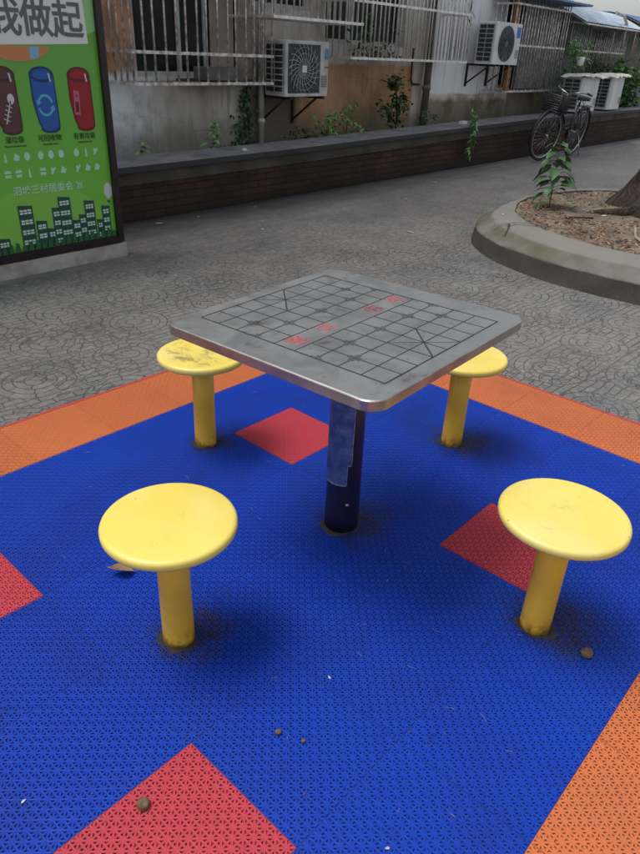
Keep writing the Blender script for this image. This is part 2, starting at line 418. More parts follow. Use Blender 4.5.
def mat_wall():
    """weathered render: grey plaster, exposed orange render, white band and moss, by height and length"""
    t = NT('weathered_render'); x, y, z = t.xyz()
    wob = t.m('MULTIPLY', t.m('SUBTRACT', t.noise(1.6, 5, .6), .5), .45)
    wob2 = t.m('MULTIPLY', t.m('SUBTRACT', t.noise(4, 5, .6, t.map(loc=(5, 5, 5))), .5), .3)
    a = t.noise(1.8, 6, .65, t.map((1, 1, .6))); f = t.noise(30, 6, .7)
    grey = t.mix(t.step(a, .35, .65), (0.592, 0.56, 0.504), (0.379, 0.34, 0.282))
    pale = t.mix(t.step(t.noise(3, 5, .7), .4, .65), (0.756, 0.78, 0.8), (0.48, 0.467, 0.44))
    xl = t.m('ADD', x, wob)
    c = t.mix(t.step(xl, 3.0, 3.6), pale, grey)
    rust = t.mix(t.step(t.noise(5, 5), .4, .6), (0.504, 0.265, 0.146), (0.302, 0.178, 0.114))
    # upper left flaking rust coloured patch
    m1 = t.m('MULTIPLY', t.m('SUBTRACT', 1, t.step(xl, 3.05, 3.2)), t.step(t.m('ADD', z, wob2), 1.1, 1.2))
    c = t.mix(m1, c, rust)
    # exposed orange render in the middle
    ora = t.mix(t.step(t.noise(2.4, 6, .65, t.map((1, 1, .5))), .35, .65), (0.504, 0.278, 0.156), (0.265, 0.156, 0.0958))
    m2 = t.m('MULTIPLY', t.m('MULTIPLY', t.step(t.m('ADD', x, t.m('MULTIPLY', wob, .3)), 5.35, 5.45), t.m('SUBTRACT', 1, t.step(x, 8.05, 8.1))),
             t.m('SUBTRACT', 1, t.step(t.m('ADD', z, t.m('MULTIPLY', wob2, .35)), 1.24, 1.3)))
    c = t.mix(m2, c, ora)
    # brownish drips at the pipe and under the unit
    m3 = t.m('MULTIPLY', t.m('MULTIPLY', t.step(xl, 4.5, 4.75), t.m('SUBTRACT', 1, t.step(xl, 5.4, 5.6))), t.m('SUBTRACT', 1, t.step(t.m('ADD', z, wob), 1.0, 1.3)))
    c = t.mix(t.m('MULTIPLY', m3, .9), c, (0.114, 0.0907, 0.0554))
    # white painted wall to the right
    wht = t.mix(t.step(t.noise(1.2, 4), .4, .7), (0.8, 0.8, 0.8), (0.8, 0.8, 0.8))
    m4 = t.m('MULTIPLY', t.step(x, 8.32, 8.36), t.m('SUBTRACT', 1, t.step(x, 11.15, 11.2)))
    c = t.mix(m4, c, wht)
    skirt = t.mix(t.step(t.noise(2.5, 6, .6), .35, .6), (0.126, 0.116, 0.0554), (0.302, 0.252, 0.181))
    edge = t.mix(t.step(t.noise(3, 4), .4, .6), (0.655, 0.581, 0.504), (0.403, 0.353, 0.302))
    zz = t.m('ADD', z, t.m('MULTIPLY', wob2, .3))
    c = t.mix(t.m('MULTIPLY', m4, t.m('SUBTRACT', 1, t.step(zz, .86, .89))), c, edge)
    c = t.mix(t.m('MULTIPLY', m4, t.m('SUBTRACT', 1, t.step(t.m('ADD', z, t.m('MULTIPLY', wob2, .6)), .74, .84))), c, skirt)
    m5 = t.step(x, 11.15, 11.2)
    c = t.mix(m5, c, t.mix(t.step(a, .4, .6), (0.126, 0.106, 0.0806), (0.252, 0.222, 0.178)))
    # vertical run-off streaks and grime near the foot
    st = t.step(t.noise(4, 5, .7, t.map((2.5, 1, .18))), .52, .72)
    c = t.mix(t.m('MULTIPLY', st, .5), c, (0.151, 0.126, 0.0958))
    c = t.mix(t.m('MULTIPLY', t.m('SUBTRACT', 1, t.step(t.m('ADD', z, wob2), .45, .8)), .7), c, (0.151, 0.139, 0.101))
    c = t.mix(t.m('MULTIPLY', t.step(f, .55, .75), .25), c, (0.8, 0.78, 0.706))
    cr = t.step(t.vor(1.6, 'DISTANCE_TO_EDGE', t.map((1, 1, 1), (2, 1, 0))), .012, .0)
    c = t.mix(t.m('MULTIPLY', cr, t.m('MULTIPLY', t.step(a, .45, .6), .5)), c, (0.101, 0.0883, 0.0756))
    return t.fin(c, .9, 0, t.bump(t.m('ADD', f, t.m('MULTIPLY', a, 2)), .4, .01), .2)
M['wall'] = mat_wall()
M['extwall'] = simple('grey_green_render', (0.289, 0.323, 0.306), (0.17, 0.187, 0.17), 2.5, .9, bump=.4)
M['bar'] = simple('grey_steel_bar', (0.771, 0.756, 0.742), (0.356, 0.296, 0.254), 18, .42, .6, bump=.2)
M['bar_rusty'] = simple('rusty_bar', (0.34, 0.289, 0.246), (0.204, 0.111, 0.068), 14, .6, .4, bump=.3)
M['bar_light'] = simple('light_steel_bar', (0.8, 0.8, 0.8), (0.612, 0.563, 0.514), 14, .38, .6)
M['acwhite'] = simple('unit_casing', (0.57, 0.57, 0.547), (0.405, 0.398, 0.375), 5, .5, bump=.05)
M['acwhite2'] = simple('clean_unit_casing', (0.728, 0.742, 0.742), (0.616, 0.616, 0.602), 3, .45)
M['acdark'] = simple('unit_dark', (.035, .037, .04), (.02, .02, .022), 10, .5)
M['acgrey'] = simple('unit_grille', (0.45, 0.45, 0.435), (0.3, 0.3, 0.285), 10, .5)
M['fandisc'] = simple('fan_guard_slate', (0.096, 0.12, 0.152), (0.072, 0.088, 0.112), 10, .5)
M['badge'] = simple('blue_badge', (.02, .12, .5), (.03, .2, .5), 30, .4)
M['badge2'] = simple('cyan_sticker', (.05, .3, .5), (.04, .2, .4), 30, .4)
M['redbadge'] = simple('red_badge', (.4, .04, .04), None, 30, .5)
M['rust'] = simple('rusty_iron', (.05, .03, .02), (.025, .018, .014), 12, .8, .3, bump=.3)
M['glass'] = simple('dark_window_glass', (0.0072, 0.0084, 0.009), (0.012, 0.0132, 0.0132), 2, .2, spec=.25)
M['room'] = simple('dark_interior', (0.006, 0.0055, 0.005), (0.01, 0.009, 0.008), 2, .9)
M['frame_al'] = simple('pale_window_frame', (0.45, 0.465, 0.45), (0.3, 0.3, 0.285), 8, .5)
M['curtain'] = simple('beige_board', (0.34, 0.289, 0.238), (0.221, 0.187, 0.153), 2, .8)
M['wood'] = simple('orange_wood', (0.54, 0.216, 0.063), (0.324, 0.126, 0.045), 6, .55)
M['pipe'] = simple('white_pipe', (0.576, 0.576, 0.544), (0.384, 0.368, 0.32), 6, .5)
M['awn'] = simple('ribbed_clear_awning', (0.45, 0.54, 0.63), (0.3, 0.375, 0.45), 5, .35)
M['awn_blue'] = simple('blue_awning', (0.075, 0.165, 0.33), (0.0525, 0.105, 0.21), 3, .45)
M['foam'] = simple('dirty_white_sheet', (0.77, 0.756, 0.7), (0.504, 0.462, 0.392), 6, .7, bump=.4, bscale=20, bdist=.02)
M['black'] = simple('black_paint', (.012, .012, .013), (.02, .02, .02), 20, .35)
M['tyre'] = simple('tyre_rubber', (.016, .016, .016), (.03, .028, .026), 20, .75)
M['chrome'] = simple('dull_chrome', (.5, .5, .5), (.32, .3, .28), 20, .28, .9)
M['saddle'] = simple('saddle_vinyl', (.012, .013, .018), (.03, .03, .035), 14, .4)
M['whitebit'] = simple('white_scrap', (.7, .7, .68), (.55, .54, .5), 30, .7)
M['scrap_dull'] = simple('grey_white_scrap', (.42, .42, .41), (.3, .3, .28), 30, .7)
M['tanbit'] = simple('tan_scrap', (.32, .27, .2), (.22, .18, .13), 30, .8)
M['nut'] = simple('nut_husk', (.09, .05, .026), (.17, .11, .06), 60, .8, bump=.6, bscale=120)
M['straw'] = simple('dry_straw', (.3, .28, .24), (.18, .16, .12), 20, .8)
M['frame_maroon'] = simple('maroon_frame', (.022, .008, .012), (.014, .006, .009), 8, .3)
def mat_flat(name, c, rough=.35, spec=.5):
    t = NT(name); n = t.noise(3, 3)
    return t.fin(t.mix(t.m('MULTIPLY', n, .3), c, tuple(q * .8 for q in c)), rough, 0, None, spec)
def mat_poster():
    t = NT('printed_green'); x, y, z = t.xyz()
    zz = t.m('ADD', z, t.m('MULTIPLY', t.noise(1.5, 3), .2))
    c = t.mix(t.step(zz, .1, 1.5), (.15, .50, .035), (.11, .38, .04))
    t.b.inputs['Coat Weight'].default_value = .6; t.b.inputs['Coat Roughness'].default_value = .04
    return t.fin(c, .3)
M['poster'] = mat_poster()
for k, c in dict(hill=(.21, .5, .07), title_back=(.72, .72, .68), title=(.10, .13, .115), p_brown=(.10, .035, .04), p_brown2=(.055, .02, .025), p_blue=(.015, .10, .38),
                 p_blue2=(.006, .03, .13), p_red=(.30, .008, .014), p_red2=(.12, .004, .008), p_cyan=(.10, .42, .55), p_pink=(.5, .12, .2), p_white=(.55, .58, .56),
                 p_icon=(.42, .7, .48), p_caption=(.02, .05, .015), p_dark=(.012, .07, .05), p_dark2=(.012, .05, .04), p_window=(.55, .7, .6), p_grass=(.02, .12, .03),
                 p_orange=(.55, .22, .08), p_sky=(.2, .42, .6), p_lime=(.2, .48, .09), pale_glare=(.27, .55, .2)).items():
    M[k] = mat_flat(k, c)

# ------------------------------------------------------------------ ground and play floor
PHI = -.0282
def rect_sheet(mb, x0, x1, y0, y1, z): mb.add([(x0, y0, z), (x1, y0, z), (x1, y1, z), (x0, y1, z)], [(0, 1, 2, 3)])
mb = MB(); rect_sheet(mb, -90, 120, -90, 120, -.013)
tag(mb.build('pavement', M['pave']), kind='structure')
GX, GY = .144, .3777
OR = (GX * math.cos(PHI) - GY * math.sin(PHI), GX * math.sin(PHI) + GY * math.cos(PHI), 0)
REDS = [(0, 0), (-4, 0), (0, -3), (-4, -3)]
top = {'blue': MB(), 'orange': MB()}; und = {'blue': MB(), 'orange': MB()}
I0, I1, J0, J1 = -12, 3, -5, 2
for i in range(I0, I1 + 1):
    for j in range(J0, J1 + 1):
        if (i, j) in REDS: continue
        k = 'orange' if i == I1 or j in (J0, J1) else 'blue'
        rect_sheet(top[k], i * S, (i + 1) * S, j * S, (j + 1) * S, 0)
        rect_sheet(und[k], i * S, (i + 1) * S, j * S, (j + 1) * S, -.0045)
names = {'blue': 'blue_floor', 'orange': 'orange_floor_border'}
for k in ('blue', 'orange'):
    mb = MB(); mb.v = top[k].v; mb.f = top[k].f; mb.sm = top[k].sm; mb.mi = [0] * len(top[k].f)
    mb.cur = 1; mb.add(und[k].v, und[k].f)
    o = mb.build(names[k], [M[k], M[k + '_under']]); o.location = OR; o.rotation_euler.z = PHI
    tag(o, kind='structure')
for (i, j) in REDS:
    mb = MB(); rect_sheet(mb, 0, S, 0, S, 0); mb.cur = 1; rect_sheet(mb, 0, S, 0, S, -.0045)
    o = mb.build('red_floor_tile', [M['red'], M['red_under']])
    o.location = (OR[0] + (i * math.cos(PHI) - j * math.sin(PHI)) * S, OR[1] + (i * math.sin(PHI) + j * math.cos(PHI)) * S, 0); o.rotation_euler.z = PHI
    tag(o, kind='structure')
# ramped red edging, slightly wavy
mb = MB()
def edging(a, b, nrm, n=40):
    a, b, nrm = Vector(a), Vector(b), Vector(nrm); vs = []
    for k in range(n + 1):
        p = a.lerp(b, k / n); w = .036 + .006 * math.sin(k * 1.7) + random.uniform(-.003, .003)
        vs += [(p.x, p.y, .0005), (p.x + nrm.x * w * .5, p.y + nrm.y * w * .5, -.001), (p.x + nrm.x * w, p.y + nrm.y * w, -.014)]
    mb.add(vs, [q for k in range(n) for q in ((3 * k, 3 * k + 3, 3 * k + 4, 3 * k + 1), (3 * k + 1, 3 * k + 4, 3 * k + 5, 3 * k + 2))], True)
xa, xb, ya, yb = I0 * S, (I1 + 1) * S, J0 * S, (J1 + 1) * S
edging((xa, yb, 0), (xb + .03, yb, 0), (0, 1, 0)); edging((xb, yb + .03, 0), (xb, ya - .03, 0), (1, 0, 0)); edging((xb + .03, ya, 0), (xa, ya, 0), (0, -1, 0))
o = mb.build('red_floor_edging', M['trim']); o.location = OR; o.rotation_euler.z = PHI
tag(o, kind='structure')

def cutout(mb, r, seed, z=.0015):
    rnd = random.Random(seed); n = 40; vs = []
    ph = rnd.uniform(0, 6)
    for k in range(n):
        a = 2 * PI * k / n; rr = r * (1 + .12 * math.sin(2 * a + ph) + .06 * math.sin(5 * a + ph * 2)) + rnd.uniform(-.002, .002)
        vs.append((rr * math.cos(a), rr * math.sin(a), z))
    vs2 = [(x * 1.04, y * 1.04, 0.0005) for x, y, _ in vs]
    mb.rings([vs2, vs])

# ------------------------------------------------------------------ chess table
T = .3663; H = .75; TH = .030
table = empty('chess_table', (0, 0, 0), label='square steel topped chess table on a navy post, in the middle of the blue floor', cat='table')
def rsq(h, r, z, n=8):
    pts = []
    for cx, cy, a0 in ((h - r, h - r, 0), (-h + r, h - r, 90), (-h + r, -h + r, 180), (h - r, -h + r, 270)):
        for k in range(n + 1):
            a = math.radians(a0 + 90 * k / n); pts.append((cx + r * math.cos(a), cy + r * math.sin(a), z))
    return pts
Mtop = Matrix.Translation((-.0546, -.0182, H)) @ Matrix.Rotation(.0058, 4, 'Z') @ Matrix.Rotation(-.0233, 4, 'Y') @ Matrix.Rotation(-.016, 4, 'X')
R0 = .048
mb = MB(); mb.rings([rsq(T - .004, R0 - .004, -.0035), rsq(T - .0015, R0, -.001), rsq(T - .005, R0 - .004, 0)], False, False)
mb.f.append([2 * 36 + k for k in range(36)]); mb.sm.append(False); mb.mi.append(0)
mb.rings([rsq(T - .004, R0 - .004, -.0035), rsq(T - .0015, R0, -.001)], True, False)
mb = MB()
mb.rings([rsq(T - .0015, R0, -.0012), rsq(T - .004, R0 - .003, -.0001), rsq(T - .012, R0 - .01, 0)], True, False)
b = len(mb.v) - 36; mb.f.append([b + k for k in range(36)]); mb.sm.append(False); mb.mi.append(0)
tt = mb.build('tabletop', M['steel'], table); tt.matrix_local = Mtop
mb = MB(); mb.rings([rsq(T - .02, R0 - .02, -TH + .002), rsq(T - .004, R0 - .002, -TH), rsq(T, R0, -TH + .003), rsq(T, R0, -.003), rsq(T - .0015, R0, -.0012)], True, False)
mb.f.append([k for k in range(36)][::-1]); mb.sm.append(False); mb.mi.append(0)
eb = mb.build('edge_band', M['steel_edge'], tt); es = eb.modifiers.new('e', 'EDGE_SPLIT'); es.split_angle = math.radians(30)
es = tt.modifiers.new('e', 'EDGE_SPLIT'); es.split_angle = math.radians(3)
# board engraved on the top
CX, CY = .0675, .0708
bx0, by0 = -4 * CX, -4.5 * CY
OX, OY = .004, .0
mb = MB(); LW = .0015; Z0, Z1 = -.0002, .0006
def seg(a, b, w=LW, m=None):
    m = m or mb
    a = Vector((a[0] + OX, a[1] + OY)); b = Vector((b[0] + OX, b[1] + OY)); d = (b - a); L = d.length; d.normalize(); n = Vector((-d.y, d.x))
    c = (a + b) / 2
    m.obox((c.x, c.y, (Z0 + Z1) / 2), (d.x * L / 2, d.y * L / 2, 0), (n.x * w, n.y * w, 0), (0, 0, (Z1 - Z0) / 2))
for j in range(10): seg((bx0, by0 + j * CY), (-bx0, by0 + j * CY), LW * (1.5 if j in (0, 9) else 1))
for i in range(9):
    x = bx0 + i * CX
    if i in (0, 8): seg((x, by0), (x, -by0), LW * 1.5)
    else: seg((x, by0), (x, by0 + 4 * CY)); seg((x, by0 + 5 * CY), (x, -by0))
for s_ in (-1, 1):
    y0, y1 = s_ * 4.5 * CY, s_ * 2.5 * CY
    seg((-CX * s_, y0), (CX * s_, y1), LW * .5); seg((CX * s_, y0), (-CX * s_, y1), LW * 1.5)
mb.build('board_grid', M['line'], tt)
pts = [(1, 2), (7, 2), (1, 7), (7, 7)] + [(i, 3) for i in (0, 2, 4, 6, 8)] + [(i, 6) for i in (0, 2, 4, 6, 8)]
for (i, j) in pts:
    px, py = bx0 + i * CX, by0 + j * CY; mb = MB()
    for sx in (-1, 1):
        if (i == 0 and sx < 0) or (i == 8 and sx > 0): continue
        for sy in (-1, 1):
            a = (px + sx * .006, py + sy * .006)
            seg(a, (a[0] + sx * .014, a[1]), .0008, mb); seg(a, (a[0], a[1] + sy * .014), .0008, mb)
    mb.build('point_mark', M['line'], tt)
for body, x, mt in (('楚', -.215, 'redink'), ('河', -.095, 'redink'), ('漢', .115, 'redink'), ('界', .225, 'redink')):
    text_mesh('river_lettering', body, .056, M[mt], tt, Matrix.Translation((x + OX, OY, .0004)) @ Matrix.Rotation(0, 4, 'Z'), .0004, .0004)
mb = MB(); mb.lathe([(.058, 0), (.0575, .05), (.0545, .35), (.0535, .70)], 40)
post = mb.build('post', M['post'], table)
mb = MB(); cutout(mb, .067, 3); mb.build('floor_cutout', M['rim_dirt'], table)
mb = MB(); mb.lathe([(.12, .703), (.12, .712)], 32); mb.build('support_plate', M['post'], table)
def curved(mb, r, a0, a1, z0, z1, jag=0, n=24, m=10, seed=0):
    rnd = random.Random(seed); vs = []
    for j in range(m + 1):
        z = z0 + (z1 - z0) * j / m
        e0 = rnd.uniform(-jag, jag); e1 = rnd.uniform(-jag, jag)
        for k in range(n + 1):
            a = math.radians((a0 + e0) + ((a1 + e1) - (a0 + e0)) * k / n); zz = z + (rnd.uniform(-jag, jag) * .0012 if j in (0, m) else 0)
            vs.append((r * math.cos(a), r * math.sin(a), zz))
    mb.add(vs, [(j * (n + 1) + k, j * (n + 1) + k + 1, (j + 1) * (n + 1) + k + 1, (j + 1) * (n + 1) + k) for j in range(m) for k in range(n)], True)
mb = MB(); curved(mb, .0592, 118, 238, .265, .505, 1.2, seed=1); curved(mb, .0594, 118, 226, .19, .266, 1.6, seed=2)
mb.build('notice_sticker', M['sticker'], post)
mb = MB(); curved(mb, .0598, 236, 239, .27, .50, .5, 3, 10, 4); curved(mb, .0598, 224, 227, .195, .262, .6, 3, 10, 5); curved(mb, .0598, 150, 224, .189, .195, .3, 20, 1, 6); curved(mb, .0600, 228, 240, .488, .502, .5, 4, 2, 8)
curved(mb, .06, 226, 237, .264, .272, .8, 4, 2, 9)
mb.build('peeling_edge', M['sticker_edge'], post)
mb = MB(); mb.lathe([(.006, 0), (.006, .005), (.003, .007)], 12)
bo = mb.build('bolt', M['steel_edge'], post)
bo.matrix_local = Matrix.Translation((.0565 * math.cos(math.radians(232)), .0565 * math.sin(math.radians(232)), .115)) @ Matrix.Rotation(math.radians(232), 4, 'Z') @ Matrix.Rotation(PI / 2, 4, 'Y')

# ------------------------------------------------------------------ stools
SR = .166; SH = .3975
GS = 'yellow stools round the chess table'
def stool(x, y, ymat, label, seed, tilt=(0, 0)):
    root = empty('stool', (x, y, 0), label=label, cat='stool', group=GS)
    mb = MB()
    prof = [(.02, SH - .027), (SR - .010, SH - .027), (SR - .003, SH - .0245), (SR, SH - .019), (SR, SH - .009), (SR - .0025, SH - .0035), (SR - .007, SH - .0005), (SR - .013, SH + .0005), (.09, SH - .001), (.03, SH - .0015)]
    mb.lathe(prof, 72)
    st = mb.build('seat', ymat, root); 
    mb = MB(); mb.lathe([(.043, -.005), (.0425, .02), (.0415, .2), (.0415, SH - .03)], 36)
    mb.build('post', y_post, root)
    mb = MB(); cutout(mb, .050, seed); fc = mb.build('floor_cutout', M['rim_dirt'], root); fc.location = (.006 * math.cos(seed * 2), .006 * math.sin(seed * 2), 0)
    root.rotation_euler = (tilt[0], tilt[1], seed * 1.3)
    return root
y_post = mat_yellow('deep_yellow_post_paint', 0, 7, True)
y_clean = mat_yellow('yellow_paint', .0, 2); y_scuff = mat_yellow('scuffed_yellow_paint', 1.4, 5)
stool(.7494, .0182, y_clean, 'yellow stool half hidden behind the right side of the tabletop', 4)
stool(-.7022, -.0055, y_clean, 'clean bright yellow stool with a dead leaf beside it, nearest the left foreground', 1)
stool(.0291, .7338, y_scuff, 'yellow stool with a brown scuffed seat, partly under the left corner of the table', 6)
stool(.0148, -.7035, mat_yellow('pale_yellow_paint', .25, 9), 'yellow stool with a pale shiny seat beside the right hand red tile', 9)

# ------------------------------------------------------------------ litter on the play floor
def husk(x, y, r, label, z=0, mat='nut', seed=1):
    rnd = random.Random(seed); mb = MB(); loops = []
    for a, rr in ((0, .55), (.35, .95), (.75, 1.0), (1.1, .8), (1.35, .5), (1.2, .32)):
        loops.append([(r * rr * math.cos(2 * PI * k / 12) * (1 + rnd.uniform(-.1, .1)), r * rr * math.sin(2 * PI * k / 12) * (1 + rnd.uniform(-.1, .1)), r * a) for k in range(12)])
    mb.rings(loops, True)
    o = mb.build('nut_husk', M[mat]); o.location = (x, y, z); o.rotation_euler = (.2, .3, seed)
    return tag(o, label, 'nut husk', 'nut husks lying on the play floor')
husk(.01, -.86, .016, 'round brown nut husk with an open top, right of the front right stool', seed=3)
husk(-1.05, -.32, .014, 'dark nut husk lying on the front red floor tile', seed=5)
husk(-.735, -.41, .008, 'small tan nut husk on the blue floor, larger of two left of centre', seed=7)
husk(-.71, -.47, .0055, 'tiny dark nut husk on the blue floor beside a larger husk', seed=8)
def leaf_shape(mb, L, W, M4, curl=.15, n=5, fold=.25):
    vs = []; 
    for k in range(n + 1):
        t = k / n; w = W * math.sin(PI * min(1, t * 1.02) ** .75) if 0 < t < 1 else 0.0
        z = -curl * L * (t ** 2) * 1.0
        vs += [(t * L, -w / 2, z + fold * w / 2), (t * L, 0, z), (t * L, w / 2, z + fold * w / 2)]
    fs = []
    for k in range(n):
        a = 3 * k; fs += [(a, a + 3, a + 4, a + 1), (a + 1, a + 4, a + 5, a + 2)]
    mb.add([M4 @ Vector(v) for v in vs], fs, True)
mb = MB(); leaf_shape(mb, .078, .045, Matrix.Translation((-.035, 0, .010)) @ Matrix.Rotation(.15, 4, 'X'), -.25, 7, .7)
mb.tube([(-.035, 0, .010), (-.055, .004, .016)], .001, 5)
o = mb.build('dead_leaf', simple('dead_leaf_brown', (.27, .15, .09), (.14, .075, .045), 30, .8)); o.location = (-.66, .315, 0); o.rotation_euler.z = math.radians(140)
tag(o, 'curled brown dead leaf on the blue floor beside the clean yellow stool', 'dead leaf')
mb = MB(); rnd = random.Random(5)
for k in range(150):
    x, y = rnd.uniform(-1.35, 1.1), rnd.uniform(-1.1, 1.3)
    a = rnd.uniform(0, PI); L = rnd.uniform(.006, .026) * (1.0 if k > 10 else 1.6); c = rnd.uniform(-.6, .6); P = []
    for q in range(5):
        t = q / 4 - .5; P.append((x + L * t * math.cos(a + c * t), y + L * t * math.sin(a + c * t), .0012 + .001 * abs(t)))
    mb.tube(P, rnd.uniform(.0002, .0006), 4)
tag(mb.build('straw_bits', M['straw']), 'fine dry grass bits and threads scattered over the blue floor', 'straw bits', kind='stuff')
mb = MB(); rnd = random.Random(17)
spots = [(.75, .02), (-.70, 0), (.03, .73), (.015, -.70), (0, 0)]
for k in range(420):
    if k % 5 < 3: c_ = spots[k % 5 if rnd.random() < .5 else rnd.randrange(5)]; a = rnd.uniform(0, 6.28); q = .06 + abs(rnd.gauss(0, .09)); x, y = c_[0] + q * math.cos(a), c_[1] + q * math.sin(a)
    else: x, y = rnd.uniform(-1.35, 1.15), rnd.uniform(-1.1, 1.3)
    L_ = rnd.uniform(.002, .007); leaf_shape(mb, L_, L_ * .6, Matrix.Translation((x, y, .002)) @ Matrix.Rotation(rnd.uniform(0, 6.28), 4, 'Z') @ Matrix.Rotation(rnd.uniform(-.4, .4), 4, 'Y'), rnd.uniform(-.3, .3), 3, .3)
tag(mb.build('leaf_crumbs', M['litter_dark']), 'brown crumbs of dead leaf and dirt scattered over the play floor', 'leaf crumbs', kind='stuff')
WB = 'white scraps lying on the play floor'
for k, (x, y, lb) in enumerate([(-1.22, -.13, 'small white scrap on the blue floor near the lower left edge'), (-.53, -.40, 'small white scrap on the blue floor near the middle of the foreground'),
                                (-.77, -.76, 'tiny white scrap on the blue floor at the bottom of the photo')]):
    mb = MB(); leaf_shape(mb, .012, .006, Matrix.Translation((0, 0, .002)), -.2, 4, .3)
    o = mb.build('paper_scrap', M['scrap_dull']); o.location = (x, y, 0); o.rotation_euler.z = k * 1.3
    tag(o, lb, 'scrap', WB)

# ------------------------------------------------------------------ notice board with recycling poster
YB = 3.34
bd = empty('notice_board', (.5, YB, 0), label='green waste sorting notice board in a dark maroon frame on a concrete plinth', cat='notice board')
bd.location = (0, 0, 0)
XL, XR, ZB, ZT = -.22, 1.455, .095, 2.0
mb = MB(); mb.box(XL - .02, XR + .012, YB - .035, YB + .12, -.013, .085); mb.build('plinth', simple('plinth_concrete', (.42, .39, .35), (.26, .24, .21), 7, .9, bump=.6, bscale=40), bd)
mb = MB()
FW = .045
mb.box(XL, XL + FW, YB - .03, YB + .07, ZB, ZT); mb.box(XR - FW, XR, YB - .03, YB + .07, ZB, ZT)
mb.box(XL + FW, XR - FW, YB - .03, YB + .07, ZB, ZB + FW); mb.box(XL + FW, XR - FW, YB - .03, YB + .07, ZT - FW, ZT)
mb.build('frame', M['frame_maroon'], bd)
mb = MB(); mb.box(XL + FW, XR - FW, YB, YB + .05, ZB + FW, ZT - FW)
pp = mb.build('poster', M['poster'], bd)
YP = YB
def lay(k): return YP - .0012 * k
def flat(mb, poly, k): mb.prism_y(poly, lay(k), lay(k) + .001)
def ellipse(cx, cz, rx, rz, a0=0, a1=360, n=28): return [(cx + rx * math.cos(math.radians(a0 + (a1 - a0) * q / n)), cz + rz * math.sin(math.radians(a0 + (a1 - a0) * q / n))) for q in range(n + (0 if a1 - a0 == 360 else 1))]
# pale hills and bottom band
XI0, XI1, ZI0 = XL + FW + .002, XR - FW - .002, ZB + FW + .002
mb = MB(); flat(mb, [p for p in ellipse(.86, ZI0, .5, .42, 0, 180)], 1); flat(mb, [p for p in ellipse(.38, ZI0, .36, .34, 0, 180)], 2)
mb.build('pale_hills', M['hill'], pp)
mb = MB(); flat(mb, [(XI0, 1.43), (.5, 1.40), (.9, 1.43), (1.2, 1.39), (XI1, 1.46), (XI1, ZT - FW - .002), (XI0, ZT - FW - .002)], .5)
mb.build('pale_glare_band', M['pale_glare'], pp)  # glass glare at the poster top, put into the print as a pale band
# title
mb = MB(); flat(mb, [(.70, 1.36), (1.345, 1.385), (1.335, 1.62), (1.32, 1.66), (.69, 1.64)], 1)
mb.build('title_backing', M['title_back'], pp)
MY = Matrix.Rotation(PI / 2, 4, 'X')
def ptext(name, body, size, mat, x, z, k, bold=0, sx=1):
    return text_mesh(name, body, size, M[mat], pp, Matrix.Translation((x, lay(k), z)) @ MY @ Matrix.Diagonal((sx, 1, 1, 1)), .0005, bold)
for ch, x in (('我', .80), ('做', 1.005), ('起', 1.215)): ptext('title_lettering', ch, .215, 'title', x, 1.50, 3, .0035)
mb = MB(); flat(mb, [p for p in ellipse(.86, 1.36, .2, .085, 180, 360)], 2); mb.build('orange_sticker', M['p_orange'], pp)
mb = MB(); flat(mb, [(.93, 1.285), (.99, 1.30), (.99, 1.358), (.93, 1.358)], 3); mb.build('blue_sticker', M['p_sky'], pp)
# three bins drawn with shading bands
def bin_pic(cx, body, dark, name, extra):
    root_mb = MB()
    z0, z1 = .875, 1.245
    poly = [(cx - .082, 1.20), (cx - .083, 1.06), (cx - .06, .93), (cx - .045, .90)] + ellipse(cx + .018, .895, .068, .03, 190, 350, 8) + [(cx + .088, .93), (cx + .083, 1.20)] + ellipse(cx, 1.20, .084, .052, 0, 180, 12)
    flat(root_mb, poly, 2)
    o = root_mb.build(name, M[dark], pp)
    m2 = MB(); inner = [(cx + (x - cx) * .88, 1.06 + (z - 1.06) * .93) for x, z in poly]; flat(m2, inner, 3)
    m2.build('bin_body', M[body], pp)
    m4 = MB(); flat(m4, ellipse(cx, 1.195, .072, .034), 4); m4.build('bin_lid', M[dark], pp)
    m5 = MB(); flat(m5, ellipse(cx, 1.203, .064, .024), 5); m5.build('bin_lid_top', M[body], pp)
    m3 = MB(); flat(m3, [(cx + .048, 1.165), (cx + .058, 1.165), (cx + .052, 1.21), (cx + .04, 1.215)], 6); m3.build('bin_highlight', M['p_white'], pp)
    extra(cx)
def ex_blue(cx):
    m = MB()
    for a0 in (15, 195):
        outer = ellipse(cx, 1.03, .055, .065, a0, a0 + 140, 12); inn = ellipse(cx, 1.03, .041, .05, a0, a0 + 140, 12)[::-1]
        for q in range(12): flat(m, [outer[q], outer[q + 1], inn[11 - q], inn[12 - q]], 5)
        a = math.radians(a0 + 140); ex, ez = cx + .048 * math.cos(a), 1.03 + .058 * math.sin(a); dx, dz = -math.sin(a), math.cos(a)
        flat(m, [(ex + .02 * math.cos(a), ez + .02 * math.sin(a)), (ex + dx * .028, ez + dz * .028), (ex - .02 * math.cos(a), ez - .02 * math.sin(a))], 5)
    m.build('recycling_arrows', M['p_cyan'], pp)
def ex_red(cx):
    m = MB(); flat(m, [(cx - .06, .97), (cx - .018, .965), (cx - .012, 1.11), (cx - .05, 1.115)], 5); m.build('battery_symbol', M['p_pink'], pp)
    m = MB(); flat(m, [(cx - .05, .985), (cx - .026, .983), (cx - .023, 1.045), (cx - .046, 1.047)], 6); flat(m, [(cx - .038, 1.075), (cx - .028, 1.075), (cx - .026, 1.092), (cx - .036, 1.092)], 6); m.build('battery_cell', M['p_red2'], pp)
